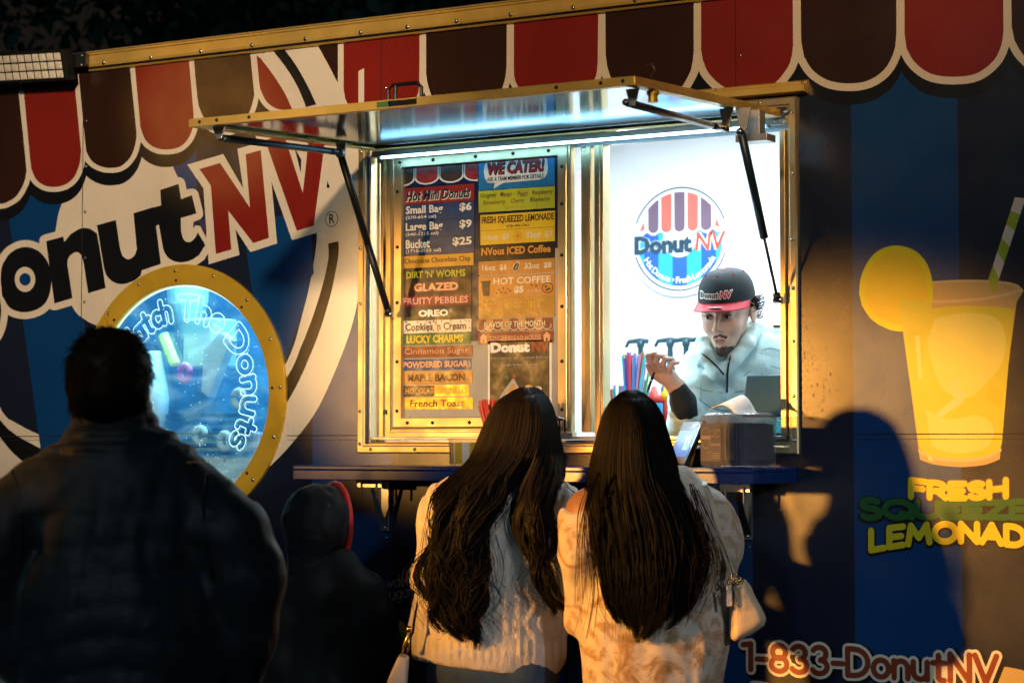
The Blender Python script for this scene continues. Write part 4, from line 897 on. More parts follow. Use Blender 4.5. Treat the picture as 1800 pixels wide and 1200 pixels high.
def poster(D):
    D.r('menu_ink', .03, .965, .02, .985); D.t('Donut', 'menu_white', .04, .66, .86, .985, bold=.07, lift=.0008); D.t('NV', 'menu_red', .69, .97, .86, .985, bold=.05, shear=.05, lift=.0008)
    D.t('Introducing our Limited Edition', 'menu_silver', .05, .95, .775, .815); D.t('Gingerbread Donut', 'menu_silver', .2, .78, .695, .735)
    D.p('menu_orange', [(.22,.3),(.42,.55),(.5,.42),(.35,.3)], .0006); D.p('menu_silver', [(.18,.32),(.2,.36),(.4,.56),(.56,.36),(.53,.34),(.4,.5),(.24,.33)], .001); D.e('menu_amber', .64, .38, .09, .1); D.e('menu_ink', .64, .39, .03, .035, .001); D.e('menu_red', .42, .57, .03, .025, .0012); D.e('menu_green', .3, .57, .035, .025, .0012); D.e('menu_cream', .79, .43, .06, .03); D.e('menu_silver', .84, .3, .09, .02); D.r('menu_silver', .16, .6, .25, .29)
strip(858.5, 600, 748, 970.5, 'menu_white', poster, label='black poster with a gingerbread house picture')

# ------------------------------------------------------------------ things on the counter
def local(root, P): return root
mat('clear_plastic', (.85, .9, .93), .08, trans=1.0, ior=1.1, alpha=.35); mat('smoke_plastic', (.13, .14, .17), .14, alpha=.45, spec=.7); mat('kraft', (.09, .105, .14), .8, noise=(60, .15)); mat('tissue', (.75, .73, .70), .8, bump=(60, .2))
mat('ad_dark', (.02, .035, .09), .5); mat('ad_mid', (.055, .045, .10), .5); mat('ad_light', (.33, .31, .36), .5)
mat('screen_black', (.008, .009, .011), .2, spec=.5); mat('screen_blue', (.01, .12, .45), .3, emit=(.02, .22, .75), estr=.55); mat('screen_white', (.5, .7, .8), .3, emit=(.35, .62, .8), estr=.45); mat('screen_green', (.02, .5, .1), .3, emit=(.05, .6, .15), estr=.4)
# napkin dispenser, turned on the counter
nd_c = at(1294, 808, -.19); nd = tag(empty('napkin_dispenser', (nd_c[0]-.005, -.165, kz+.001), math.radians(-14)), 'smoky clear napkin dispenser with a white napkin sticking out, on the blue counter', 'napkin dispenser')
hw, hd, hh = .078, .075, .145
def rbox(x0, y0, x1, y1, r, n=4):
    out = []
    for cx, cy, a in ((x1-r, y1-r, 0), (x0+r, y1-r, 90), (x0+r, y0+r, 180), (x1-r, y0+r, 270)): out += [(cx+r*math.cos(math.radians(a+90*k/n)), cy+r*math.sin(math.radians(a+90*k/n))) for k in range(n+1)]
    return out
def rprism(B, x0, y0, x1, y1, r, levels):
    """rounded-corner box: levels = (z, inset)"""
    vs = []; N = None
    for z, i in levels:
        P = rbox(x0+i, y0+i, x1-i, y1-i, max(.002, r-i*.3)); N = len(P); vs += [(p[0], p[1], z) for p in P]
    fs = [(k*N+j, k*N+(j+1) % N, (k+1)*N+(j+1) % N, (k+1)*N+j) for k in range(len(levels)-1) for j in range(N)]
    fs += [tuple(range(N-1, -1, -1)), tuple(range(len(vs)-N, len(vs)))]; B.add(vs, fs)
B = MB().use('smoke_plastic'); rprism(B, -hw, -hd, hw, hd, .014, [(0,.008),(.004,.003),(.012,.001),(.118,0),(.1185,-.0015),(.128,-.0015),(.138,.003),(.145,.014)])
B.build('clear_case', None, nd, True)
B = MB().use('kraft')
for i in range(14): B.box(-hw+.010, -hd+.012+i*.0092, .02, hw-.010, -hd+.012+i*.0092+.0075, .118-rng.uniform(0, .004))
B.build('napkin_stack', None, nd)
F = Flat(); F.rect(-.070, .016, -.002, .110, 'ad_mid', 0); F.rect(-.070, .06, -.002, .110, 'ad_dark', .0004); cx, cy = -.0525, .078
for r, m, l in ((.0165, 'ad_light', .0006), (.0152, 'ad_dark', .0009), (.013, 'ad_mid', .0011)): F.poly([(cx+r*math.cos(a), cy+1.75*r*math.sin(a)) for a in [2*math.pi*k/24 for k in range(24)]], m, l)
F.rect(cx-.0165, cy-.003, cx+.0165, cy+.006, 'ad_light', .0014)
for s, z, w in (('LET US MAKE', .096, .031), ('YOUR', .088, .013), ('NEXT PARTY', .080, .029)): F.text(s, 'ad_light', -.0195-w/2, -.0195+w/2, z, z+.005, .02, lift=.0009)
for k in range(7): F.poly([(-.0355+k*.0047, .058), (-.0355+(k+.5)*.0047, .066), (-.0355+(k+1)*.0047, .058)], 'ad_light', .0009)
F.rect(-.046, .022, -.036, .042, 'ad_light', .0006); F.rect(-.045, .0235, -.037, .0405, 'ad_mid', .001)
for k in range(3): F.rect(-.033, .024+k*.006, -.006, .0262+k*.006, 'ad_light', .0007)
cardo = F.build('advert_card', lambda u, v, l: (u, -hd+.003-l, v), nd)
B = MB().use('smoke_plastic')
for k in range(6): B.box(.008+k*.0115, -hd-.0015, .012, .0095+k*.0115, -hd+.0005, .116)
B.build('case_ribs', None, nd)
tis = []; nu, nv = 14, 8
for i in range(nu):
    for j in range(nv):
        u, v = i/(nu-1), j/(nv-1); x = -.07+.105*u+.012*v; y = -.035+.075*v+.004*math.sin(5*u); z = .143+.036*math.sin(math.pi*min(1, u*1.15))**.9*(.55+.45*v)+.018*v*(1-u)+.012*(1-u)*(1-u)
        tis.append((x, y, z))
me = mkmesh('napkin', tis, [(i*nv+j, (i+1)*nv+j, (i+1)*nv+j+1, i*nv+j+1) for i in range(nu-1) for j in range(nv-1)], M('tissue'), None, True)
nk = link('napkin', me, nd); so = nk.modifiers.new('solid', 'SOLIDIFY'); so.thickness = .0012
# order tablet
tb_c = at(1192, 800, -.16); tb = tag(empty('order_tablet', (tb_c[0]-.01, -.15, kz+.001), math.radians(-48)), 'black tablet with glowing blue screen tilted back on the counter', 'tablet')
c_, s_ = math.cos(math.radians(24)), math.sin(math.radians(24))
def tp(u, v, w): return (u, w*c_+v*s_, v*c_-w*s_+.004)     # u across, v up the screen, w depth
B = MB().use('screen_black'); B.hexa([tp(-.115,0,0),tp(.075,0,0),tp(.075,0,.012),tp(-.115,0,.012)], [tp(-.115,.135,0),tp(.075,.135,0),tp(.075,.135,.012),tp(-.115,.135,.012)]); B.build('tablet_case', None, tb, bevel=.004)
B = MB().use('screen_blue')
def tq(u0, v0, u1, v1, w): B.add([tp(u0,v0,w),tp(u1,v0,w),tp(u1,v1,w),tp(u0,v1,w)], [(0,1,2,3)])
tq(-.10, .025, .058, .105, -.0006); B.use('screen_white'); tq(-.01, .045, .042, .09, -.0012); B.use('screen_green'); tq(.008, .058, .026, .07, -.0018); B.use('screen_white'); tq(.0, .115, .045, .122, -.0008); B.build('screen', None, tb)
B = MB().use('screen_black'); B.hexa([(-.07,.03,0),(.05,.03,0),(.05,.10,0),(-.07,.10,0)], [(-.06,.045,.05),(.04,.045,.05),(.04,.06,.05),(-.06,.06,.05)]); B.build('stand', None, tb, bevel=.003)
# clear cup of stickers at the left of the woman in the knit sweater
cc_ = at(818, 815, -.15); tub = tag(empty('plastic_tub', (cc_[0], -.15, kz+.001)), 'clear plastic tub with striped paper inside, standing on the counter beside the dark wavy hair', 'tub')
B = MB().use('clear_plastic'); B.lathe([(.044,0),(.046,.003),(.050,.072),(.053,.074),(.053,.078),(.048,.078),(.044,.004),(.001,.004)], (0,0,0), 'z', 32); B.build('tub_wall', None, tub, True)
mat('paper_white', (.85,.87,.9), .6); mat('paper_yellow', (.7,.5,.03), .6); mat('paper_grey', (.12,.13,.16), .6); mat('paper_purple', (.16,.12,.28), .6)
B = MB()
for k in range(22):
    a = math.radians(175+k*9.5); a2 = a+math.radians(7.5 if k < 9 else 9.3); m = ('paper_white','paper_grey','paper_white','paper_yellow')[k % 4] if k < 9 else ('paper_yellow' if (k//3) % 2 else 'paper_white'); B.use(m); r = .0425
    B.add([(r*math.cos(a), r*math.sin(a), .006), (r*math.cos(a2), r*math.sin(a2), .006), (1.07*r*math.cos(a2), 1.07*r*math.sin(a2), .066), (1.07*r*math.cos(a), 1.07*r*math.sin(a), .066)], [(0,1,2,3)])
    if k >= 9 and k % 3 == 0: B.use('paper_purple'); a3 = a+math.radians(12); q = .0423; B.add([(q*math.cos(a), q*math.sin(a), .014), (q*math.cos(a3), q*math.sin(a3), .012), (1.03*q*math.cos(a3), 1.03*q*math.sin(a3), .034), (1.03*q*math.cos(a), 1.03*q*math.sin(a), .03)], [(0,1,2,3)])
B.build('printed_paper', None, tub)
# red straws in a cup behind her head
mat('straw_red', (.75, .06, .02), .35)
rs_c = at(876, 790, -.17); rs = tag(empty('straw_cup', (rs_c[0], -.17, kz+.001)), 'cup full of red straws on the counter, fanning out behind the wavy-haired head', 'straw cup')
B = MB().use('paper_white'); B.lathe([(.032,0),(.040,.10),(.043,.10),(.043,.104),(.038,.104),(.031,.004),(.001,.004)], (0,0,0), 'z', 24); B.build('cup', None, rs, True)
B = MB().use('straw_red')
for k in range(46):
    a = rng.uniform(0, 2*math.pi); r = rng.uniform(.004, .026); b = np.array([r*math.cos(a)*.6, r*math.sin(a)*.6, .02]); t = np.array([r*math.cos(a)*2.1-.012, r*math.sin(a)*1.7, rng.uniform(.172, .190)]); B.tube([b, t], .0035, 6)
B.build('straws', None, rs)

# ------------------------------------------------------------------ inside the trailer
mat('sign_white', (.8, .82, .84), .5); mat('logo_blue', (.01, .10, .50), .4); mat('logo_cyan', (.02, .38, .78), .4); mat('logo_ink', (.006, .05, .09), .4); mat('logo_red', (.62, .06, .03), .4); mat('logo_plum', (.15, .09, .14), .4); mat('logo_coral', (.66, .12, .09), .4)
mat('led', (1,1,1), .5, emit=(.88, .97, 1), estr=9); mat('led_blue', (.2,.5,1), .5, emit=(.05, .40, 1), estr=6)
def area(name, loc, sx, sy, e, color, parent, rot=(0,0,0)):
    l = bpy.data.lights.new(name, 'AREA'); l.shape = 'RECTANGLE'; l.size = sx; l.size_y = sy; l.energy = e; l.color = color
    o = bpy.data.objects.new(name, l); COL.objects.link(o); o.location = loc; o.rotation_euler = rot; o.parent = parent; return o
for x, y in ((.35, 1.35), (.35, .55)):
    lt = tag(empty('ceiling_light', (x, y, zc)), 'long white LED light on the trailer ceiling, ' + ('near the back wall' if y > 1 else 'near the serving window'), 'ceiling light')
    B = MB().use('sign_white'); B.box(-.9, -.09, -.03, .9, .09, -.001); B.build('housing', None, lt); B = MB().use('led'); B.box(-.88, -.075, -.034, .88, .075, -.0305); B.build('diffuser', None, lt)
    area('led_panel', (0, 0, -.04), 1.75, .14, 40 if y > 1 else 15, (.84, .96, 1), lt)
ls_ = tag(empty('fill_strip', (.58, .16, 2.46)), 'cyan-white LED strip inside above the open serving window', 'light strip')  # added strip that fills the face under the cap
B = MB().use('sign_white'); B.box(-.26, -.015, .0, .26, .015, .012); B.build('housing', None, ls_); B = MB().use('led'); B.box(-.25, -.010, -.004, .25, .010, -.0005); B.build('diffuser', None, ls_)
area('strip_fill_light', (0, .01, -.01), .5, .03, 3.2, (.62, .92, 1), ls_, (math.radians(12), 0, 0))
lv_ = tag(empty('fill_strip', (.238, .11, 1.95)), 'upright white LED strip inside the left edge of the open serving window', 'light strip')  # added strip hidden behind the mullion, lights the face from the side
B = MB().use('sign_white'); B.box(-.012, -.02, -.36, -.002, .02, .36); B.build('housing', None, lv_); B = MB().use('led'); B.box(-.0015, -.012, -.34, .0015, .012, .34); B.build('diffuser', None, lv_)
area('jamb_fill_light', (.004, .005, 0), .68, .02, 2.0, (.70, .94, 1), lv_, (math.radians(0), math.radians(-90), math.radians(22)))
# back wall sign with the round logo
sg_c = at(1195, 420, 2.085); R_ = .205
sign = tag(empty('wall_sign', (sg_c[0], 2.085, sg_c[2])), 'round donut shop logo on the bright white wall inside the trailer', 'sign')
B = MB().use('sign_white'); B.lathe([(.001,0),(R_+.02,0),(R_+.02,.012),(.001,.012)], (0,0,0), 'y', 48); B.build('sign_disc', None, sign)
F = Flat(); E_ = lambda r, a0, a1, n=24: [(r*math.cos(math.radians(a0+(a1-a0)*k/n)), r*math.sin(math.radians(a0+(a1-a0)*k/n))) for k in range(n+1)]
for a0, a1 in ((20, 160), (198, 342)): F.poly(E_(R_, a0, a1)+E_(R_-.006, a1, a0), 'logo_ink', .001)
r2 = R_-.02; F.poly(E_(r2, 195, 345)+[], 'logo_cyan', .001); F.poly([(-r2*.97,-.05),(r2*.97,-.05),(r2*.985,.03),(-r2*.985,.03)], 'logo_cyan', .0008)
for k in (-2, 0, 2):
    x0, x1 = k*.062-.031, k*.062+.031; zb = lambda x: -math.sqrt(max(0, r2*r2-x*x)); F.poly([(x0,.03),(x0,zb(x0)),((x0+x1)/2,zb((x0+x1)/2)),(x1,zb(x1)),(x1,.03)], 'logo_blue', .0014)
F.poly(E_(.072, 0, 360, 28)[:-1], 'sign_white', .002)
for i in range(-3, 4):
    xm = i*.057; top = lambda x: math.sqrt(max(0, r2*r2-x*x)); x0, x1 = max(-r2, xm-.0225), min(r2, xm+.0225); 
    if abs(xm) < .16: F.poly([(x1, top(x1)), (xm, top(xm)), (x0, top(x0))]+[(xm-.0225*math.cos(a), .048-.020*math.sin(a)) for a in [math.pi*q/8 for q in range(9)]], 'logo_plum' if i % 2 == 0 else 'logo_coral', .0024)
    else: F.poly([(xm-.013*np.sign(xm), .075), (xm-.020*np.sign(xm), .045), (xm+.004*np.sign(xm), .035)], 'logo_coral', .0024)
    F.poly([(xm-.0285*math.cos(a), .048-.030*math.sin(a)) for a in [math.pi*q/8 for q in range(9)]]+[(xm+.0285,.06),(xm-.0285,.06)], 'sign_white', .0018)
for e, m, l in ((.085, 'sign_white', .003), (.058, 'logo_ink', .004)): F.text('Donut', m, -.198, .055, -.056, .018, e, lift=l)
for e, m, l in ((.08, 'sign_white', .003), (.015, 'logo_red', .004)): F.text('NV', m, .068, .198, -.05, .022, e, shear=.12, lift=l)
v, f = [], []
s = 'Hot Donuts • Fresh Lemonade'; x = 0; cum = []
for ch in s:
    tv = text2d(ch, .02)[0]; w = (.28 if ch == ' ' else float(tv[:, 0].max())+.10); cum.append((ch, x, w)); x += w
for ch, xx, w in cum:
    if ch == ' ': continue
    tv, tf = text2d(ch, .02); a = math.radians(207+126*((xx+w/2)/x)); ca, sa = math.cos(a+math.pi/2), math.sin(a+math.pi/2); sc = .036; q = [((p[0]-w/2)*sc, (p[1]-.3)*sc) for p in tv]
    F.add([((R_-.042)*math.cos(a)+p[0]*ca-p[1]*sa, (R_-.042)*math.sin(a)+p[0]*sa+p[1]*ca) for p in q], tf, 'sign_white', .003)
F.build('logo_print', lambda u, v, l: (u, -l, v), sign)
# back counter with pumps, bottles, straws
mat('counter_white', (.72, .76, .80), .4); mat('counter_teal', (.03, .16, .18), .4)
bc = tag(empty('back_counter', (.2, 1.75, .80)), 'white back counter inside the trailer under the logo wall', 'counter'); B = MB().use('counter_white'); B.box(-.85, -.28, .58, 1.6, .33, .62); B.use('counter_white'); B.box(-.83, -.25, .001, 1.58, .33, .5795); B.build('cabinet', None, bc, bevel=.003)
zb = 1.56
mat('pump_teal', (.006, .05, .07), .4); mat('syrup', (.03, .10, .14), .2, spec=.5)
for k, (px, h) in enumerate(((1126, 0), (1178, 0), (1206, .002), (1232, .004))):
    p = at(px, 600, 1.75); pm = tag(empty('syrup_pump', (p[0], 1.75, zb)), ('leftmost', 'second from the left', 'third from the left', 'half-hidden rightmost')[k]+' of the four dark syrup pumps on the back counter', 'syrup pump', 'syrup pumps on the back counter')
    B = MB().use('syrup'); B.lathe([(.032,0),(.036,.01),(.036,.15),(.016,.185),(.016,.20)], (0,0,0), 'z', 20); B.build('bottle', None, pm, True)
    B = MB().use('pump_teal'); B.lathe([(.019,.2),(.019,.225),(.012,.235),(.010,.30),(.015,.31),(.015,.33)], (0,0,0), 'z', 16); s = -1; B.tube([(.03,0,.326),(0,0,.33),(s*.05,0,.326),(s*.062,0,.306)], [.009,.010,.008,.006], 10); B.build('pump_head', None, pm, True)
cols = [(.75,.05,.30),(.04,.45,.10),(.25,.08,.60),(.75,.55,.03),(.03,.30,.75),(.70,.10,.10),(.45,.20,.75),(.80,.35,.50),(.02,.55,.65)]
for i, c in enumerate(cols): mat('straw_colour_%d' % i, c, .4)
for px, Y, n, h, lb in ((1088, .75, 16, .15, 'short bundle of pink, green and purple straws in a cup inside the trailer'), (1112, .68, 34, .225, 'tall bundle of rainbow coloured straws in a cup below the syrup pumps')):
    p = at(px, 712 if h > .2 else 728, Y); st = tag(empty('straw_bundle', (p[0], Y, p[2]-.06)), lb, 'straws'); B = MB().use('clear_plastic'); B.lathe([(.04,0),(.045,.09),(.001,.09),(.001,.0)], (0,0,0), 'z', 20); B.build('cup', None, st, True); B = MB()
    for k in range(n):
        u = (k+.5)/n*2-1; v = rng.uniform(-.8, .8); B.use('straw_colour_%d' % ((k*5//3) % 9)); B.tube([(u*.018, v*.018, .01), (u*.05+.01, v*.03, h*rng.uniform(.93, 1.03))], .0042, 6)
    B.build('straws', None, st)
mat('bottle_red', (.45, .02, .02), .3); mat('bottle_blue', (.02, .25, .5), .3); mat('bottle_yellow', (.75, .5, .03), .3)
for px, Y, mm, r, h, lb in ((1150, .62, ('bottle_red','bottle_blue'), .028, .12, 'red topped blue bottle behind the raised hand'), (1172, .66, ('bottle_yellow','bottle_red'), .022, .135, 'yellow capped bottle behind the raised hand')):
    p = at(px, 735, Y); bo = tag(empty('sauce_bottle', (p[0], Y, p[2]-.02)), lb, 'bottle'); B = MB().use(mm[1]); B.lathe([(r*.9,0),(r,.006),(r,h*.55),(r*.6,h*.7)], (0,0,0), 'z', 18); B.build('bottle_body', None, bo, True); B = MB().use(mm[0]); B.lathe([(r*.95,h*.56),(r*.95,h*.72),(r*.5,h*.8),(r*.25,h)], (0,0,0), 'z', 18); B.build('cap', None, bo, True)
# serving ledge, point-of-sale screen, stirrers
sl_ = tag(empty('serving_ledge', (.2, .06, .80)), 'dark serving ledge just inside the window opening', 'ledge'); B = MB().use('black_metal'); B.box(-.65, .0, .66, .66, .75, .69); B.use('counter_white'); B.box(-.65, .1, .001, .66, .74, .6595); B.build('ledge_top', None, sl_, bevel=.003)
zl = 1.491
mat('pos_teal', (.002, .05, .095), .35); mat('pos_pale', (.03, .36, .40), .4)
p = at(1345, 740, .16); pos = tag(empty('order_terminal', (p[0], .17, zl), math.radians(-8)), 'dark teal order terminal standing in the window beside the man in the white coat', 'terminal')
B = MB().use('pos_teal'); X0, X1 = -.085, .16; B.hexa([(X0,0,.085),(X1,0,.085),(X1,.012,.085),(X0,.012,.085)], [(X0,.03,.205),(X1,.03,.205),(X1,.042,.205),(X0,.042,.205)]); B.build('display', None, pos, bevel=.004)
B = MB().use('pos_pale'); B.hexa([(-.02,-.05,.001),(X1,-.05,.001),(X1,.06,.001),(-.02,.06,.001)], [(-.018,-.01,.078),(X1,-.01,.078),(X1,.05,.078),(-.018,.05,.078)]); B.build('terminal_base', None, pos, bevel=.006)
p = at(1366, 750, .07); sk = tag(empty('stirrer_pile', (p[0], .075, zl)), 'pile of dark red wooden stirrers at the window corner behind the napkin dispenser', 'stirrers'); B = MB().use('menu_maroon')
for k in range(26): B.obox((rng.normal(0, .006), rng.normal(0, .012), .004+.0014*k), np.array([.055, rng.normal(0, .006), 0]), (0, .003, 0), (0, 0, .0006))
B.build('stirrers', None, sk)
# donut machine behind the round window
mat('machine_steel', (.55, .68, .75), .3, .6); mat('machine_blue', (.01, .10, .30), .4); mat('machine_panel', (.36, .58, .62), .45); mat('lamp_green', (.5, .8, .2), .4, emit=(.55, .95, .55), estr=.3); mat('magenta_lit_dough', (.45, .22, .55), .5, emit=(.35, .2, .8), estr=.12); mat('blue_room', (.05, .17, .30), .5, noise=(9, .6))  # magenta light on one donut ring is put into its colour and glow
B = MB().use('blue_room'); a, b = -2.1, PX-.005
for q in (((a,1.0,1.0),(b,1.0,1.0),(b,1.0,2.4),(a,1.0,2.4)), ((a,.06,1.0),(a,1.0,1.0),(a,1.0,2.4),(a,.06,2.4)), ((b,.06,1.0),(b,1.0,1.0),(b,1.0,2.4),(b,.06,2.4)), ((a,.06,2.4),(b,.06,2.4),(b,1.0,2.4),(a,1.0,2.4)), ((a,.06,1.0),(b,.06,1.0),(b,1.0,1.0),(a,1.0,1.0))): B.add(q, [(0,1,2,3)])
B.build('machine_bay', None, truck)
dm = tag(empty('donut_machine', (-1.3, .4, 1.002)), 'steel donut machine glowing in blue light behind the round window', 'donut machine')
def P_(px, py, Y): q = at(px, py, Y); return np.array([q[0]+1.3, q[1]-.4, q[2]-1.002])
B = MB().use('machine_steel'); q = P_(330, 770, .4); B.box(q[0]-.36, -.12, .12, q[0]+.40, .45, q[2]+.02); B.box(q[0]-.34, -.1, .001, q[0]+.38, .43, .1195); B.build('fryer_body', None, dm, bevel=.01)
B = MB().use('machine_panel'); q = P_(345, 610, .34); B.box(q[0]-.06, -.06, q[2]-.07, q[0]+.07, .08, q[2]+.10); q2 = P_(330, 560, .5); B.lathe([(.03,-.08),(.07,.05),(.08,.16)], (q2[0], .1, q2[2]), 'z', 20); B.build('hopper', None, dm, bevel=.008)
B = MB().use('machine_panel'); q = P_(375, 625, .30); B.prism([(q[0]-.05,q[2]-.12),(q[0]-.02,q[2]-.14),(q[0]+.07,q[2]+.05),(q[0]+.03,q[2]+.08),(q[0]-.04,q[2]+.02)], -.10, -.06); B.build('chute', None, dm)
B = MB().use('lamp_green'); B.tube([P_(287, 588, .28), P_(308, 640, .28)], .018, 12); B.build('work_lamp', None, dm)
for px, py, m in ((325, 655, 'magenta_lit_dough'), (290, 772, 'machine_panel'), (352, 765, 'machine_panel'), (395, 775, 'machine_panel'), (420, 700, 'machine_panel')):
    q = P_(px, py, .22); B = MB().use(m); B.tube([(q[0]+.022*math.cos(a), q[1]+.0, q[2]+.026*math.sin(a)) for a in [2*math.pi*k/16 for k in range(17)]], .011, 8); B.build('donut', None, dm, True)
B = MB().use('machine_panel'); q = P_(265, 700, .25); B.tube([q+[0,0,-.18], q+[.01,0,.0], q+[0,0,.16]], [.05,.055,.035], 14); B.build('supply_hose', None, dm, True)
B = MB().use('machine_blue')
for k in range(6): q = P_(330, 730+k*13, .26); B.box(q[0]-.2-.02*k, q[1], q[2]-.008, q[0]+.26, q[1]+.03, q[2]+.006)
B.build('conveyor', None, dm)
bl_ = tag(empty('bay_light', (-1.25, .35, 2.38)), 'blue LED light above the donut machine', 'light'); B = MB().use('led_blue'); B.box(-.4, -.04, -.02, .4, .04, -.005); B.build('diffuser', None, bl_); area('bay_led', (0, 0, -.03), .9, .3, 34, (.30, .74, 1), bl_)

# ------------------------------------------------------------------ ground and the dark trees behind
mat('asphalt', (.03, .03, .031), .85, bump=(120, .6), noise=(6, .3))
g = MB().use('asphalt'); g.add([(-120,-120,0),(120,-120,0),(120,120,0),(-120,120,0)], [(0,1,2,3)]); g = g.build('ground'); g['kind'] = 'structure'
mat('leaf', (.012, .06, .045), .6); mat('bark', (.05, .04, .03), .9, bump=(30, .8))
def tree(loc, h, r, label):
    t = tag(empty('tree', loc), label, 'tree', 'trees behind the trailer')
    B = MB().use('bark'); B.tube([(0,0,0),(.05,0,h*.3),(-.05,.05,h*.55),(0,0,h*.8)], [.2,.16,.11,.04], 10)
    for k in range(9): a = rng.uniform(0, 6.28); z = h*rng.uniform(.35, .7); B.tube([(0,0,z), (r*.6*math.cos(a), r*.6*math.sin(a), z+h*.15)], [.07,.02], 6)
    B.build('trunk', None, t)
    n = 16000; d = rng.normal(size=(n, 3)); d /= np.linalg.norm(d, axis=1)[:, None]; cl = rng.normal(size=(26, 3))*[r*.5, r*.5, h*.16]+[0, 0, h*.66]; c = cl[rng.randint(0, 26, n)]+d*(rng.rand(n, 1)**.4)*r*.38
    u = rng.normal(size=(n, 3)); u /= np.linalg.norm(u, axis=1)[:, None]; w = np.cross(u, d); w /= np.linalg.norm(w, axis=1)[:, None]; s = rng.uniform(.05, .11, (n, 1))
    V = np.stack([c-u*s, c+w*s*.5, c+u*s, c-w*s*.5], 1).reshape(-1, 3)
    link('crown', mkmesh('crown', V, np.arange(n*4).reshape(-1, 4), M('leaf')), t)
tree((-7.5, 9, 0), 8.5, 2.6, 'dark green tree in the night behind the left end of the trailer roof')
tree((-4.2, 10.5, 0), 9.5, 2.8, 'taller dim tree behind the middle of the trailer roof')

# ------------------------------------------------------------------ people
def skin(n, c): mat(n, c, .5, spec=.4, noise=(30, .08), bump=(250, .08))
skin('skin_tan', (.22, .12, .08)); skin('skin_light', (.42, .27, .20)); skin('skin_pale', (.58, .40, .32)); skin('skin_dark', (.22, .12, .08))
mat('hair_black', (.0035, .003, .003), .55, spec=.06); mat('hair_dark', (.0055, .0045, .004), .5, spec=.09); mat('hair_brown', (.012, .009, .007), .5, spec=.14)
mat('jacket_black', (.009, .0155, .0185), .55, spec=.35, sheen=.12, bump=(180, .25), noise=(6, .2)); mat('hood_black', (.005, .0075, .009), .6, spec=.2, sheen=.08, bump=(160, .2)); mat('trim_red', (.80, .02, .012), .5, sheen=.3)
mat('denim', (.03, .06, .11), .8, bump=(300, .3), noise=(20, .3)); mat('dark_cloth', (.012, .013, .016), .8); mat('shoe_dark', (.02, .02, .02), .5)
mat('knit_cream', (.50, .46, .40), .9, sheen=.3, bump=(260, .7, (1, 1, .4)), noise=(30, .12)); mat('reflective', (.55, .25, .06), .4)
mat('puffer_white', (.44, .66, .70), .45, sheen=.2, bump=(55, .5), noise=(5, .06)); mat('cuff_dark', (.008, .016, .022), .8, bump=(300, .5))  # coat is white; cyan of the interior light is mixed into its colour
mat('cap_navy', (.001, .007, .012), .75, bump=(500, .3)); mat('cap_red', (.45, .012, .03), .6); mat('cap_sticker', (.4, .48, .52), .3, .3); mat('cap_white', (.75, .78, .8), .6); mat('eye_white', (.30, .30, .31), .25); mat('iris', (.02, .013, .01), .15); mat('lip', (.40, .25, .22), .5); mat('beard', (.055, .04, .035), .75, bump=(400, .1), noise=(220, .5))
mat('leather_tan', (.47, .38, .26), .45, bump=(220, .25), noise=(14, .12)); mat('leather_white', (.55, .52, .47), .4, bump=(220, .2)); mat('gold', (.8, .55, .2), .25, 1.0)
def tie_dye():
    m = mat('tie_dye', (.6, .5, .4), .9, sheen=.25, bump=(320, .35)); t = m.node_tree; b = t.nodes['Principled BSDF']
    tc = t.nodes.new('ShaderNodeTexCoord'); n = t.nodes.new('ShaderNodeTexNoise'); n.inputs['Scale'].default_value = 13; n.inputs['Detail'].default_value = 5; n.inputs['Roughness'].default_value = .62; n.inputs['Distortion'].default_value = 1.4
    r = t.nodes.new('ShaderNodeValToRGB'); e = r.color_ramp.elements; e[0].position = .34; e[0].color = (.22, .135, .07, 1); e[1].position = .62; e[1].color = (.46, .42, .37, 1)
    for p, c in ((.44, (.32, .23, .145, 1)), (.49, (.40, .34, .27, 1))): q = e.new(p); q.color = c
    t.links.new(tc.outputs['Object'], n.inputs['Vector']); t.links.new(n.outputs[0], r.inputs[0]); t.links.new(r.outputs[0], b.inputs['Base Color'])
tie_dye()

class Frame:
    """upright local frame facing away from the camera: x right, y away, z up; px0 and depth fix its base on the ground"""
    def __init__(s, px0, depth):
        s.px0, s.depth = px0, depth; s.s = FPX/depth; s.base = CAM+RT*((px0-900)/FPX*depth)+F0*depth; s.base[2] = 0
    def p(s, px, py, y=0.0):
        k = (s.depth+y)/FPX; return np.array([(px-900)*k-(s.px0-900)/FPX*s.depth, y, EYE+(780-py)*k])
    def world(s, q): return s.base+RT*q[0]+F0*q[1]+UP0*q[2]
def person_body(fr, fld, h, mats, label, pick=None, disp=None, lo=None):
    V, Q = fld.mesh(h, disp, lo=lo); me = mkmesh('person', V, Q, mats, None if pick is None else pick(V[Q].mean(1)), True)
    o = link('person', me); o.location = fr.base; o.rotation_euler = (0, 0, YAW); return tag(o, label, 'person')
def part(name, fld, h, m, parent, disp=None, lo=None, hi=None, cut=None):
    V, Q = fld.mesh(h, disp, lo=lo, hi=hi, cut=cut); return link(name, mkmesh(name, V, Q, m, None, True), parent)
def folds(a, s): return lambda P: a*vnoise(P, s)+a*.5*vnoise(P+7, [q*2.3 for q in s])
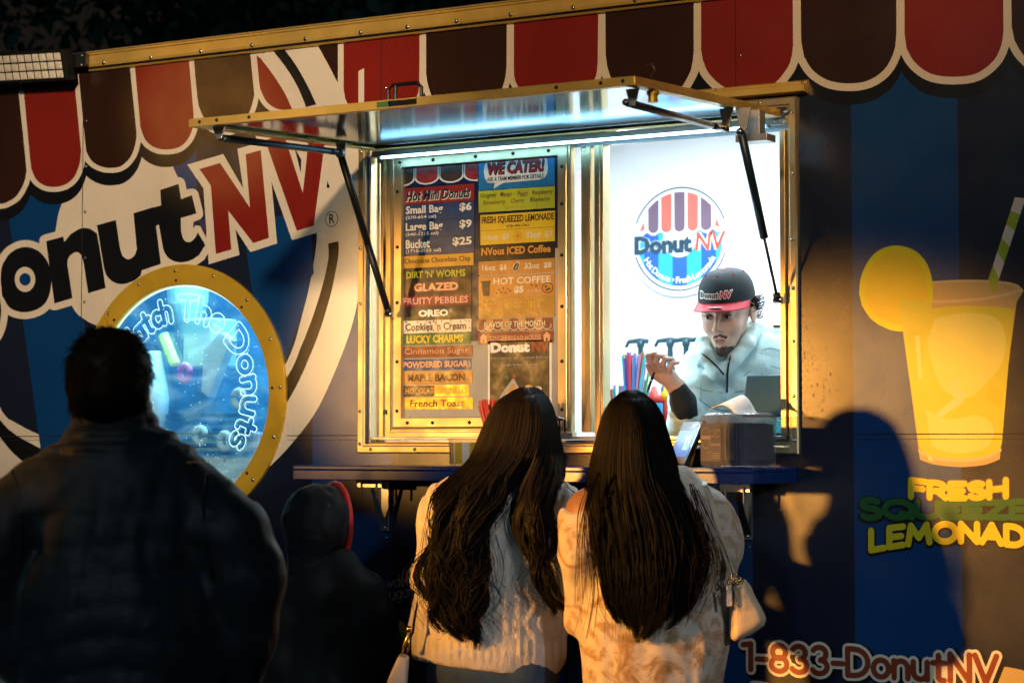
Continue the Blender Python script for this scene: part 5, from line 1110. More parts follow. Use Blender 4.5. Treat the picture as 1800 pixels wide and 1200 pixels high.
def legs(person, fr, x, y, w, ztop, m, shoe='shoe_dark', z0=0.0):
    f = Field()
    for sx in (-1, 1): f.chain([(x+sx*w*.42, y, ztop), (x+sx*w*.5, y+.01, z0+(ztop-z0)*.55), (x+sx*w*.5, y-.01, z0+.09)], [w*.62, w*.45, w*.33], 1.0, .01)
    f.ell((x, y, ztop-.02), (w*1.02, w*.70, .11), .03); part('trousers', f, .012, M(m), person, folds(.004, (14, 14, 9)))
    for sx in (-1, 1):
        g = Field().ell((x+sx*w*.5, y+.05, z0+.045), (.045, .13, .05)).ell((x+sx*w*.5, y-.02, z0+.07), (.042, .06, .06)); part('shoe', g, .01, M(shoe), person, lo=np.array([-9, -9, z0+.002]))
def interp(tab, y): a = np.array(tab, float); return [np.interp(y, a[:, 0], a[:, k]) for k in range(1, a.shape[1])]
def front_y(f, x, z, y0=-.5, y1=.4):
    ys = np.arange(y0, y1, .002); P = np.stack([np.full_like(ys, x), ys, np.full_like(ys, z)], -1); d = f.d(P); k = np.nonzero(d < 0)[0]; return ys[k[0]] if len(k) else y1

def long_hair(fr, groups, depth_tab, n, wav, name, mats, parent, seed, lighter=0.15, tipvar=22, fly=.05, clumps=24, pinch=.5):
    """groups: tables (py, left px, right px) with share of strands; depth_tab: (py, centre y, depth) shared; strands gather into clumps towards the tips"""
    r = np.random.RandomState(seed); lines = []; rad = []; mi = []; K = 34; cv, cf = [], []
    def place(tab, py, s, u, dep):
        L, R = interp(tab, py); yc, d = interp(depth_tab, py); t = min(1, max(0, (py-800)/90)); w = (1-t)*math.sqrt(max(0, 1-min(1, u*u)))+t*math.sqrt(max(0, 1-min(1, s*s)))
        return (L+R)/2+(R-L)/2*s, yc-d*w*dep
    for tab, share, s0, s1 in groups:
        a = np.array(tab, float); y0, y1 = a[0, 0], a[-1, 0]; NL, NS = 26, 15; b0 = len(cv)
        for i in range(NL):
            py = y0+(y1-y0-70)*i/(NL-1)
            for j in range(NS):
                s = -1+2*j/(NS-1); px, y = place(tab, py, s*(.95-.22*(i/(NL-1))**2), s0+(s1-s0)*(s+1)/2, .90); cv.append(fr.p(px, py, y))
        for i in range(NL-1):
            for j in range(NS-1): cf.append((b0+i*NS+j, b0+(i+1)*NS+j, b0+(i+1)*NS+j+1, b0+i*NS+j+1))
        nc = max(6, int(clumps*share)); C = [(-1+2*(k+.5)/nc+r.normal(0, .04), r.uniform(0, 6.3), r.uniform(0, 6.3), r.uniform(.75, 1.3), r.normal(0, 14), r.normal(0, 7), r.uniform(.5, 1.4)) for k in range(nc)]
        for k in range(int(n*share)):
            s = r.uniform(-1.02, 1.02); c = C[min(nc-1, max(0, int((s+1)/2*nc+r.normal(0, .25))))]; dep = r.uniform(.92, 1.03); fl = r.rand() < fly
            ph, ph2 = c[1]+r.normal(0, .12), c[2]+r.normal(0, .12); am = wav*c[6]*r.uniform(.75, 1.25)*(1.8 if fl else 1); fq = c[3]
            ye = y1-abs(r.normal(0, tipvar))-24*s*s+c[4]; st = y0+max(0, r.normal(0, 3)); drift = c[5]+r.normal(0, 2.5 if not fl else 16); pts = []; cd = r.normal(0, .006)
            for i in range(K):
                v = i/(K-1); py = st+(ye-st)*(v**.9); lo_ = max(0, (py-820)/300); pn = pinch*min(1, max(0, (py-760)/260))*(0 if fl else 1); ss = s*(1-pn)+(c[0]+.25*(s-c[0]))*pn
                px, y = place(tab, py, ss, s0+(s1-s0)*(s+1)/2, dep); q = fr.p(px+drift*lo_*1.3, py, y-.014*fl*lo_+cd*lo_-.008*pn*math.cos(3.0*(s-c[0])*nc/2)); g = min(1, max(0, (py-770)/110))
                q[0] += g*am*math.sin(fq*py/25+ph)*(.4+lo_); q[1] += g*am*.7*math.cos(fq*py/25+ph2)*(.3+lo_)-.002; pts.append(q)
            lines.append(pts); base = r.uniform(.0009, .0016); rad.append([base*(1-.75*(i/(K-1))**3) for i in range(K)]); mi.append(1 if r.rand() < lighter else 0)
    o = link(name, strands_mesh(name, lines, rad, mats, mi), parent); co = link('hair_underlayer', mkmesh(name+'_core', cv, cf, mats[0], None, True), parent); return o, co

# ---- woman in the tie-dye sweater, straight black hair
fr = Frame(1150, 5.35); P = fr.p
hd_c = P(1110, 768, 0)
f = Field().ell(hd_c+[0, .01, .01], (.072, .09, .11)).cone(hd_c+[0, 0, -.06], (-.03, .0, 1.38), .05, .055).cone((-.02, .0, 1.30), (0, 0, 1.0), .15, .14, .6, .05)
f.chain([(-.165, 0, 1.325), P(1034, 1070, .03), P(1062, 1045, .24)], [.046, .030, .026]).chain([(.13, 0, 1.30), P(1256, 1030, .03), P(1215, 990, .27)], [.046, .030, .026]).cone((-.165, 0, 1.325), (.13, 0, 1.30), .05, .046, 1, .06)
for sx, q in ((-1, P(1060, 1040, .24)), (1, P(1215, 990, .27))):
    f.ell(q+[-.02*sx, .05, .01], (.028, .045, .018), .015)
    for k in range(4): b = q+[-.02*sx+(k-1.5)*.013, .085, .012]; f.chain([b, b+[-.004*sx, .03, .002], b+[-.006*sx, .045+.004*(k % 2), -.012]], [.0085, .0078, .007], 1, .004)
    f.chain([q+[-.005*sx, .03, .015], q+[-.045*sx, .06, .02], q+[-.05*sx, .085, .018]], [.011, .0095, .008], 1, .006)
w2 = person_body(fr, f, .009, [M('skin_tan')], 'woman with straight black hair to the waist in a tie-dye tan and cream sweater', lo=np.array([-9, -9, .95]))
def sweater2():
    f = Field().cone((-.01, 0, 1.29), (0, 0, 1.02), .165, .17, .62, .04).cone((0, 0, 1.02), (.0, 0, .70), .17, .185, .66, .04)
    f.chain([(-.17, 0, 1.315), P(1024, 975, -.02), P(1036, 1080, .05), P(1066, 1050, .22)], [.060, .057, .055, .042], 1, .03).chain([(.138, 0, 1.30), P(1261, 960, -.01), P(1258, 1040, .04), P(1218, 995, .25)], [.056, .058, .055, .042], 1, .03)
    f.cone((-.175, 0, 1.315), (.140, 0, 1.312), .06, .058, 1, .06).cone((0, .0, 1.35), (.06, 0, 1.345), .05, .05, 1, .05)
    f.ell(P(1012, 872, -.02), (.075, .16, .035), .02, op='s').ell((-.04, .02, 1.44), (.07, .08, .07), .02, op='s'); return f
s2 = part('sweater', sweater2(), .009, M('tie_dye'), w2, lambda Q: .006*vnoise(Q, (9, 9, 6))+.0055*vnoise(Q+3, (26, 20, 9))+.003*vnoise(Q, (60, 50, 22)), lo=np.array([-9, -9, .72]))
legs(w2, fr, 0, 0, .15, .82, 'denim')
T2 = [(686,1100,1120),(690,1090,1130),(698,1079,1141),(710,1069,1153),(730,1059,1164),(760,1051,1173),(800,1041,1186),(840,1034,1199),(870,1031,1213),(900,1034,1226),(940,1041,1234),(980,1048,1232),(1020,1057,1222),(1060,1070,1203),(1090,1088,1180),(1114,1104,1146)]
D2 = [(686,.0,.02),(692,.0,.05),(705,.01,.085),(730,.02,.115),(760,.025,.135),(800,.025,.145),(840,.0,.13),(880,-.04,.105),(940,-.07,.085),(1020,-.085,.07),(1115,-.09,.05)]
long_hair(fr, [(T2, 1, -1, 1)], D2, 3000, .0024, 'hair', [M('hair_black'), M('hair_dark')], w2, 3, .35, 14, .06, 34, .35)
W2L = [[(1050,830),(1030,880),(1017,960),(1017,1060)],[(1045,840),(1022,900),(1023,990),(1019,1030)],[(1060,860),(1046,950),(1042,1050),(1030,1120)],[(1215,850),(1237,920),(1247,1000),(1228,1060)],[(1220,860),(1258,950),(1272,1010),(1262,1040)],[(1210,880),(1245,960),(1262,1030),(1235,1065)],[(1190,900),(1228,990),(1222,1050),(1195,1090)],[(1200,1000),(1205,1040),(1196,1090),(1188,1096)],[(1195,980),(1225,1030),(1222,1055),(1200,1066)]]
ls = []; rd = []
for L in W2L:
    for k in range(9): o = rng.normal(0, 3, 2); ls.append([P(q[0]+o[0]+i*.2*o[1], q[1], -.135-.01*rng.rand()) for i, q in enumerate(cr(L, 9))]); rd.append([.0011*(1-.7*i/27) for i in range(28)])
link('loose_strands', strands_mesh('loose', ls, rd, [M('hair_black')]), w2)
# her shoulder bag
hb = tag(empty('shoulder_bag', fr.base, YAW), 'small beige shoulder bag with gold ring hanging beside the tie-dye sweater', 'handbag')
def bagmesh(pts, y0, y1, fr, m, name, parent, bev=.016):
    B = MB().use(m); B.prism([fr.p(*q)[[0, 2]] for q in pts][::-1], y0, y1); o = B.build(name, None, parent); b = o.modifiers.new('bevel', 'BEVEL'); b.width = bev; b.segments = 4; b.limit_method = 'ANGLE'; o.data.polygons.foreach_set('use_smooth', [True]*len(o.data.polygons)); return o
bf = Field().slab([tuple(P(*q)[[0, 2]]) for q in PG((1281,1022),(1302,1013),[(1312,1026),(1320,1042),(1331,1062),(1339,1080),(1335,1094)],[(1310,1108),(1286,1119),(1277,1114)],(1277,1070))], -.06, .042, .026)
part('bag_body', bf, .0045, M('leather_tan'), hb, lambda Q: .0022*vnoise(Q, (30, 30, 20)))
B = MB().use('leather_tan'); B.tube([P(*q, -.101) for q in cr([(1288,1030),(1296,1056),(1300,1085),(1296,1108)], 4)], .0016, 6); B.build('bag_seam', None, hb)
def ribbon(name, pts, w, th, m, parent, up=(0, 1, 0)):
    pts = [np.array(p) for p in pts]; vs = []; fs = []
    for i, p in enumerate(pts):
        t = pts[min(i+1, len(pts)-1)]-pts[max(0, i-1)]; t /= np.linalg.norm(t); a = np.cross(t, up); a /= np.linalg.norm(a)+1e-9; b = np.cross(a, t)
        vs += [p-a*w/2-b*th/2, p+a*w/2-b*th/2, p+a*w/2+b*th/2, p-a*w/2+b*th/2]
    for i in range(len(pts)-1):
        for k in range(4): fs.append((i*4+k, i*4+(k+1) % 4, (i+1)*4+(k+1) % 4, (i+1)*4+k))
    fs += [(3,2,1,0), tuple(len(vs)-4+k for k in range(4))]; return link(name, mkmesh(name, vs, fs, M(m), None, False), parent)
sw = sweater2()
def onback(px, py, off=-.006):
    q = P(px, py, -.1); y = front_y(sw, q[0], q[2], -.3, .3); q = P(px, py, y); return q+[0, off, 0]
sp = [onback(*q) for q in cr([(1238,853),(1247,872),(1255,900),(1263,935),(1273,970)], 4)]; sp += [P(*q, -.085) for q in cr([(1280,990),(1288,1010)], 3)]
ribbon('strap', sp, .013, .004, 'leather_tan', hb); sp2 = [P(1238,853, .0)+[0,0,.01], sp[0]+[0,.03,.012], sp[0]]; ribbon('strap', sp2, .013, .004, 'leather_tan', hb)
B = MB().use('gold')
for q in ((1289,1012), (1296,1018), (1283,1019)): B.tube([P(*q, -.098)+[.008*math.cos(a), 0, .008*math.sin(a)] for a in [2*math.pi*k/12 for k in range(13)]], .0022, 6)
B.tube([P(1283, 1022, -.1), P(1306, 1016, -.1)], .0022, 6); B.build('ring', None, hb, True)
B = MB().use('leather_white'); q = P(1280, 1045, -.112); B.obox(q, (.007, 0, .001), (0, .002, 0), (-.001, 0, .026)); B.build('tag', None, hb, bevel=.002)

# ---- woman in the cable-knit sweater, long wavy hair and glasses
fr = Frame(880, 5.55); P = fr.p
hd_c = P(925, 768, .0)
f = Field().ell(hd_c+[0, .01, .01], (.074, .09, .112)).cone(hd_c+[0, 0, -.06], (.02, 0, 1.38), .05, .055).cone((-.0, .0, 1.31), (-.02, 0, 1.0), .15, .14, .6, .05)
nf = np.array([.62, .78, 0]); f.cone(hd_c+nf*.08+[0, 0, -.02], hd_c+nf*.108+[0, 0, -.035], .012, .012, 1, .02).ell(hd_c+nf*.03+[0, 0, -.06], (.05, .06, .06), .04)
f.chain([(-.14, 0, 1.34), P(765, 1010, .02), P(830, 960, .24)], [.046, .030, .026]).chain([(.145, 0, 1.33), P(975, 1050, .05), P(930, 980, .26)], [.046, .030, .026]).cone((-.14, 0, 1.34), (.145, 0, 1.33), .05, .05, 1, .06)
for sx, q in ((-1, P(830, 960, .24)), (1, P(930, 980, .26))):
    f.ell(q+[-.02*sx, .05, .01], (.028, .045, .018), .015)
    for k in range(4): b = q+[-.02*sx+(k-1.5)*.013, .085, .012]; f.chain([b, b+[-.004*sx, .03, .002], b+[-.006*sx, .045+.004*(k % 2), -.012]], [.0085, .0078, .007], 1, .004)
    f.chain([q+[-.005*sx, .03, .015], q+[-.045*sx, .06, .02], q+[-.05*sx, .085, .018]], [.011, .0095, .008], 1, .006)
w1 = person_body(fr, f, .009, [M('skin_tan')], 'woman with long wavy dark hair and glasses in a cream cable-knit sweater and jeans', lo=np.array([-9, -9, .95]))
def sweater1():
    f = Field().cone((-.01, 0, 1.29), (-.02, 0, 1.05), .155, .175, .64, .04).cone((-.02, 0, 1.05), (-.025, 0, .97), .18, .195, .66, .04)
    f.chain([(-.135, 0, 1.335), P(775, 920, -.03), P(768, 1010, .03), P(826, 965, .22)], [.06, .066, .062, .045], 1, .03).chain([(.15, 0, 1.325), P(962, 985, .0), P(965, 1060, .05), P(930, 985, .24)], [.06, .066, .060, .045], 1, .03)
    f.cone((-.135, 0, 1.335), (.15, 0, 1.325), .06, .06, 1, .06).cone((-.03, 0, 1.37), (.07, 0, 1.37), .06, .06, 1, .05); return f
def knit(Q):
    x, z = Q[..., 0], Q[..., 2]; c = np.cos(2*np.pi*(x/.032+.35*np.sin(2*np.pi*z/.085)*(np.mod(np.floor(x/.064+50), 2)))); rib = np.cos(2*np.pi*x/.020); low = z < 1.0
    return .008*vnoise(Q, (8, 8, 6))+.005*vnoise(Q+5, (22, 20, 10))+np.where(low, np.clip((z-.92)/.03, 0, 1)*.0022*rib, .0032*c)
part('sweater', sweater1(), .0075, M('knit_cream'), w1, knit, lo=np.array([-9, -9, .84]), cut=lambda Q: .914-.12*Q[..., 0]-.06*Q[..., 0]**2-Q[..., 2])
legs(w1, fr, -.02, 0, .165, .93, 'denim')
TA = [(681,914,932),(686,902,937),(694,889,942),(706,873,946),(722,862,948),(750,849,950),(780,837,946),(810,822,934),(835,795,918),(860,770,902),(885,760,888),(907,755,875),(930,752,866),(955,746,860),(985,735,854),(1010,731,852),(1040,737,852),(1070,750,851),(1095,768,848),(1124,800,832)]
TB = [(681,932,944),(686,937,952),(694,942,960),(706,946,968),(722,948,974),(750,950,981),(780,946,987),(810,934,990),(835,918,990),(860,906,986),(885,903,980),(907,902,976),(930,908,972),(960,916,969),(990,926,963),(1020,938,962),(1045,952,975),(1072,982,1000)]
D1 = [(681,.0,.02),(687,.0,.05),(700,.01,.085),(725,.02,.115),(760,.025,.135),(800,.025,.145),(840,.0,.135),(880,-.05,.10),(940,-.085,.07),(1020,-.10,.06),(1125,-.105,.045)]
long_hair(fr, [(TA, .68, -1, .3), (TB, .32, .3, 1)], D1, 3200, .0155, 'hair', [M('hair_dark'), M('hair_brown')], w1, 5, .3, 18, .07, 24, .62)
W1L = [[(840,880),(858,960),(868,1030),(905,1066)],[(970,800),(992,850),(1010,866),(1018,872)],[(760,870),(748,960),(742,1040),(760,1080)],[(950,880),(965,960),(985,1000),(996,1010)],[(820,850),(800,950),(770,1020),(790,1070)]]
ls = []; rd = []
for L in W1L:
    for k in range(4): o = rng.normal(0, 3, 2); ls.append([P(q[0]+o[0]+i*.3*o[1], q[1]+.3*o[1]*i/3, -.14-.01*rng.rand()) for i, q in enumerate(cr(L, 9))]); rd.append([.001*(1-.7*i/27) for i in range(28)])
link('loose_strands', strands_mesh('loose', ls, rd, [M('hair_dark')]), w1)
B = MB().use('screen_black'); a = P(979, 733, .02); b = P(992, 737, .095); c = P(993, 760, .1); B.tube([a, b], .003, 6); B.tube([b, c, P(984, 760, .10), P(983, 738, .098), b], .0026, 6)
B.tube([b+[.0,.01,0], b+[-.035,.045,-.003]], .0025, 6); B.build('glasses', None, w1)
cb_ = tag(empty('crossbody_bag', fr.base, YAW), 'pale leather bag at the hip of the woman in the knit sweater', 'handbag')
bagmesh(PG((706,1141),(722,1146),(716,1240),(668,1240),(690,1175)), -.12, -.03, fr, 'leather_white', 'bag_body', cb_, .008)
ribbon('strap', [P(*q, -.09) for q in cr([(752,930),(747,957),(738,1010),(728,1065),(720,1105)], 5)], .010, .004, 'leather_white', cb_)
B = MB().use('gold'); B.tube([P(720, 1105, -.09), P(717, 1118, -.09), P(710, 1134, -.09), P(709, 1143, -.08)], .004, 8); B.tube([P(719, 1118, -.09), P(718, 1143, -.08)], .0035, 8); B.tube([P(721, 1097, -.092), P(719, 1108, -.092)], .008, 8); B.build('strap_clip', None, cb_, True)

# ---- child in the hooded jacket
fr = Frame(565, 5.9); P = fr.p
c = P(559, 918, 0); nf = np.array([.82, .57, 0]); uf = np.array([-.57, .82, 0])
f = Field().ell(c+nf*.012, (.07, .075, .09)).cone(c+[0, 0, -.07], (.02, 0, 1.12), .045, .05).cone((.03, 0, 1.08), (.03, 0, .75), .10, .10, .65).chain([(-.08, 0, 1.09), P(480, 1110, .02), P(490, 1160, .1)], [.045, .035, .028]).chain([(.12, 0, 1.09), P(675, 1110, .02), P(655, 1160, .1)], [.045, .035, .028])
ch = person_body(fr, f, .01, [M('skin_light')], 'child in a black hooded jacket with red hood lining, standing beside the big man', lo=np.array([-9, -9, .7]))
f = Field().ell(c, (.092, .112, .108)).ell(c+[0, -.02, .01], (.088, .095, .10), .02).cone(c+[-.005, 0, -.08], c+[.0, 0, -.13], .075, .085, 1, .03)
f.ell(c+nf*.125+[0, 0, -.01], (.07, .08, .095), .008, op='s')
part('hood', f, .006, M('hood_black'), ch, lambda Q: .006*vnoise(Q, (16, 16, 13))+.0045*vnoise(Q, (38, 34, 30))+.002*vnoise(Q+3, (80, 70, 60)))
B = MB().use('trim_red'); R_ = []
for k in range(33): a = 2*math.pi*k/32; R_.append(c+nf*.058+uf*.083*math.cos(a)+np.array([0, 0, .109])*math.sin(a)*(1 if math.sin(a) > 0 else 1.06))
B.tube(R_, .0085, 8, cap=False); B.build('hood_lining', None, ch, True)
B = MB().use('leather_white'); q = P(616, 988, -.05); B.lathe([(.001,-.005),(.006,-.003),(.007,0),(.006,.003),(.001,.005)], q, 'z', 10); B.build('snap', None, ch, True)
f = Field().cone((.028, 0, 1.08), (.03, 0, .80), .125, .15, .66, .04).cone((.03, 0, .80), (.03, 0, .62), .15, .155, .66).chain([(-.075, 0, 1.085), P(497, 1085, -.01), P(487, 1160, .0), P(497, 1215, .06)], [.058, .062, .058, .045], 1, .03).chain([(.125, 0, 1.08), P(660, 1085, -.01), P(678, 1150, .0), P(670, 1215, .06)], [.058, .062, .058, .045], 1, .03).cone((-.075, 0, 1.085), (.125, 0, 1.08), .055, .055, 1, .05).cone((.01, 0, 1.1), (.03, 0, 1.14), .09, .08, 1, .04)
part('jacket', f, .010, M('hood_black'), ch, lambda Q: .008*vnoise(Q, (10, 10, 7))+.004*vnoise(Q, (28, 24, 14)))
legs(ch, fr, .03, 0, .12, .66, 'dark_cloth')

# ---- big man in the dark quilted jacket
fr = Frame(195, 5.0); P = fr.p
hc = P(193, 660, 0)
f = Field().ell(hc+[0, .015, .0], (.079, .10, .115)).cone(hc+[0, 0, -.06], (.0, .0, 1.45), .068, .075).ell(hc+[-.083, .02, -.045], (.010, .02, .028), .01).ell(hc+[.083, .02, -.045], (.010, .02, .028), .01)
f.cone((.04, 0, 1.32), (.04, 0, 1.0), .19, .18, .65, .05).chain([(-.17, 0, 1.36), P(-25, 1010, -.01), P(48, 1150, .03)], [.06, .05, .036]).chain([(.25, 0, 1.36), P(452, 1010, -.01), P(425, 1170, .06)], [.06, .05, .036])
q = P(62, 1168, .02); f.ell(q+[.02, 0, -.02], (.035, .022, .04), .02)
for k in range(4): b = q+[.01+.016*k, -.004, -.05]; f.chain([b, b+[.008, .0, -.03], b+[.016, .012, -.045]], [.0105, .0095, .0085], 1, .004)
f.chain([q+[.03, -.012, -.01], q+[.062, -.016, -.03], q+[.07, -.01, -.055]], [.013, .0105, .009], 1, .006)
q = P(425, 1185, .08); f.ell(q+[0, .0, -.03], (.03, .03, .045), .02)
for k in range(4): b = q+[-.022+.015*k, .01, -.07]; f.chain([b, b+[0, .004, -.032], b+[0, .016, -.048]], [.010, .009, .008], 1, .004)
f.chain([q+[-.02, .02, -.02], q+[-.04, .035, -.045], q+[-.042, .04, -.065]], [.012, .010, .009], 1, .006)
mn = person_body(fr, f, .010, [M('skin_dark')], 'broad man with short black hair in dark jacket before the round window', lo=np.array([-9, -9, .6]))
def jk():
    f = Field().cone((.04, 0, 1.31), (.035, 0, 1.08), .235, .25, .62, .05).cone((.035, 0, 1.08), (.035, 0, .72), .25, .245, .64, .05)
    f.chain([(-.165, 0, 1.365), P(5, 930, -.03), P(-22, 1030, -.03), P(30, 1130, .0), P(52, 1160, .01)], [.092, .10, .095, .075, .055], 1, .035).chain([(.222, .0, 1.325), P(408, 940, -.03), P(434, 1010, -.03), P(424, 1110, .0), P(418, 1190, .05)], [.082, .096, .095, .082, .065], 1, .03)
    f.cone((-.165, 0, 1.365), (.0, 0, 1.455), .085, .09, 1, .06).cone((.226, 0, 1.345), (.03, 0, 1.455), .083, .09, 1, .06)
    f.cone((.005, .0, 1.48), (.005, .012, 1.555), .108, .098, 1.0, .03).ell((.005, .03, 1.63), (.085, .09, .07), .012, op='s'); return f
def quilt(Q):
    x, y, z = Q[..., 0], Q[..., 1], Q[..., 2]; s = np.abs(np.sin(np.pi*(z+.10*np.abs(x-.04)+.015*vnoise(Q, (6, 6, 3)))/.075)); body = (np.abs(x-.04) < .22) & (z < 1.36)
    return np.where(body, -.005*s**.5+.003, 0)+.006*vnoise(Q, (7, 7, 4))+.006*(1-np.abs(vnoise(Q+4, (13, 12, 7))))**3+.0045*vnoise(Q+4, (21, 18, 10))+.0026*vnoise(Q, (48, 42, 24))+np.where(z > 1.47, .004*np.sin(z*180), 0)
part('jacket', jk(), .0095, M('jacket_black'), mn, quilt)
jf = jk()
B = MB().use('reflective')
for k in range(9): q = P(328+k*4.6, 812.5-.2*k, -.1); y = front_y(jf, q[0], q[2], -.4, .2); B.obox((q[0], y-.006, q[2]), (.0021, 0, 0), (0, .001, 0), (0, 0, .0022))
B.build('reflective_dashes', None, mn)
# armhole seams
for L in ([(362,826),(358,870),(360,910),(366,960),(376,1020)], [(22,826),(38,880),(42,940),(38,1010)]): 
    pts = []
    for px, py in cr(L, 5): q = P(px, py, -.1); y = front_y(jf, q[0], q[2], -.45, .2); pts.append(P(px, py, y)+[0, .0015, 0])
    B = MB().use('hood_black'); B.tube(pts, .003, 6); B.build('armhole_seam', None, mn)
legs(mn, fr, .035, 0, .21, .80, 'dark_cloth', z0=-.265)
hf = Field().ell(hc+[0, -.008, .012], (.097, .115, .104)).ell(hc+[0, -.03, -.045], (.091, .09, .085), .03)
part('hair_underlayer', hf, .007, M('hair_black'), mn, lambda Q: .005*vnoise(Q, (30, 30, 30)), hi=np.array([9, hc[1]+.075, 9]))
ls = []; rd = []; r = np.random.RandomState(11)
while len(ls) < 2600:
    d = r.normal(size=3); d /= np.linalg.norm(d)
    if d[1] > .55 or d[2] < -.55: continue
    root = hc+[0, -.008, .008]+d*np.array([.092, .108, .100]); 
    if d[2] < -.1: root = hc+[0, -.03, -.035]+d*np.array([.09, .092, .088])
    nrm = d/np.array([.095, .112, .105]); nrm /= np.linalg.norm(nrm); dn = np.array([.25*math.sin(4*d[2]+2), -.2, -.9]); t = dn-nrm*(dn@nrm); t /= np.linalg.norm(t)+1e-6
    top = max(0, d[2]); l = r.uniform(.024, .052); w = r.normal(0, .38, 3); up = .2+.3*top*r.rand(); g = []
    for i in range(6): v = i/5; g.append(root+l*v*(t*(1-.2*v)+nrm*up*(1-.6*v)+w*.5*v))
    ls.append(g); rd.append([.0016*(1-.75*i/5) for i in range(6)])
for k in range(28):
    a = P(150+r.uniform(-10, 95), 592+r.uniform(0, 6), r.uniform(-.06, .03)); b = a+[r.uniform(-.015, .02), 0, r.uniform(.008, .024)]; e = b+[r.uniform(.005, .03), 0, r.uniform(-.016, .004)]; ls.append(cr([a, b, e], 3)[:6]); rd.append([.0011*(1-.6*i/5) for i in range(6)])
link('hair', strands_mesh('hair', ls, rd, [M('hair_black'), M('hair_dark')], (r.rand(len(ls)) < .3).astype(int)), mn)
wb = tag(empty('paper_bag', fr.base, YAW), 'pale bag at the far left edge beside the hand of the big man', 'bag')
mat('paper_pale', (.42, .42, .40), .8, bump=(60, .4)); bagmesh(PG([(-60,1120),(-20,1092),(8,1100),(20,1150),(22,1260)],(-60,1260)), -.03, .07, fr, 'paper_pale', 'bag_body', wb, .02)
def rescale(o, k):
    """moves a finished person towards the camera and makes it smaller by the same share"""
    dz = EYE*(1-k)
    for q in [o]+list(o.children):
        v = np.empty(len(q.data.vertices)*3, np.float32); q.data.vertices.foreach_get('co', v); v = v.reshape(-1, 3)*k; v[:, 2] += dz; q.data.vertices.foreach_set('co', v.ravel()); q.data.update()
        for md in q.modifiers:
            if md.type == 'BEVEL': md.width *= k
    b = fr.base; o.location = (CAM[0]+(b[0]-CAM[0])*k, CAM[1]+(b[1]-CAM[1])*k, 0)
rescale(mn, .85)
for q in wb.children: q.data.transform(Matrix.Translation((0, 0, EYE*.15)) @ Matrix.Scale(.85, 4))
wb.location = mn.location

# ---- man in the white puffer coat leaning at the window
q0 = at(1265, 600, .30); dpt = float((q0-CAM)@F0); fr = Frame(1265, dpt); P = fr.p
HS = .93; HC = P(1279, 548, -.02); ya = math.radians(-25); pa = math.radians(15)
Rz = np.array([[math.cos(ya), -math.sin(ya), 0], [math.sin(ya), math.cos(ya), 0], [0, 0, 1]]); Rx = np.array([[1, 0, 0], [0, math.cos(pa), -math.sin(pa)], [0, math.sin(pa), math.cos(pa)]])
HR = Rz@Rx                                                     # head frame: faces -y
def HW(p): return HC+HR@(np.array(p, float)*HS)
hl = Field()
hl.ell((0, .015, .03), (.075, .098, .095)).ell((0, -.03, -.02), (.058, .060, .075), .03).ell((0, -.050, -.082), (.036, .042, .034), .03).ell((0, -.082, -.112), (.017, .014, .015), .02)
hl.cone((-.040, -.082, .024), (.040, -.082, .024), .012, .012, 1, .02).cone((0, -.094, .008), (0, -.119, -.031), .0075, .0092, 1, .012).ell((-.0105, -.105, -.035), (.0075, .010, .0065), .007).ell((.0105, -.105, -.035), (.0075, .010, .0065), .007)
hl.ell((-.042, -.066, -.030), (.018, .020, .020), .03).ell((.042, -.066, -.030), (.018, .020, .020), .03)
for s in (-1, 1): hl.ell((s*.032, -.098, .004), (.0165, .014, .0095), .012, op='s')
for s in (-1, 1): hl.ell((s*.032, -.0815, .0045), (.0145, .0125, .0115), .003).ell((s*.081, .012, -.008), (.010, .020, .032), .008)
hl.cone((-.019, -.0910, -.0665), (.019, -.0910, -.0665), .0044, .0044, 1, .010).cone((-.014, -.0905, -.0765), (.014, -.0905, -.0765), .0052, .0052, 1, .010).cone((0, .025, -.06), (0, .06, -.20), .047, .052, 1, .025)
V, Q = hl.mesh(.0032); cen = V[Q].mean(1)
def facepick(c):
    m = np.zeros(len(c), int); x, y, z = c.T; n = vnoise(c, (160, 160, 160))*.004
    m[(y < -.045) & (z < -.094+n) & (np.abs(x)+n*2 < .030) & (z > -.135)] = 1
    m[(y < -.085) & (z < -.0525+n*.5-np.abs(x)*.30) & (z > -.0585+n*.3-np.abs(x)*.38) & (np.abs(x) < .024)] = 1
    m[(y < -.088) & (((np.abs(z+.0672) < .0040) & (np.abs(x) < .019-1.6*np.abs(z+.068))) | ((np.abs(z+.0764) < .0048) & (np.abs(x) < .017-1.2*np.abs(z+.076))))] = 2
    m[(y < -.085) & (np.abs(z+.0715+.06*x*x/.02) < .0013) & (np.abs(x) < .020)] = 1
    return m
wv = np.array([HW(v) for v in V])
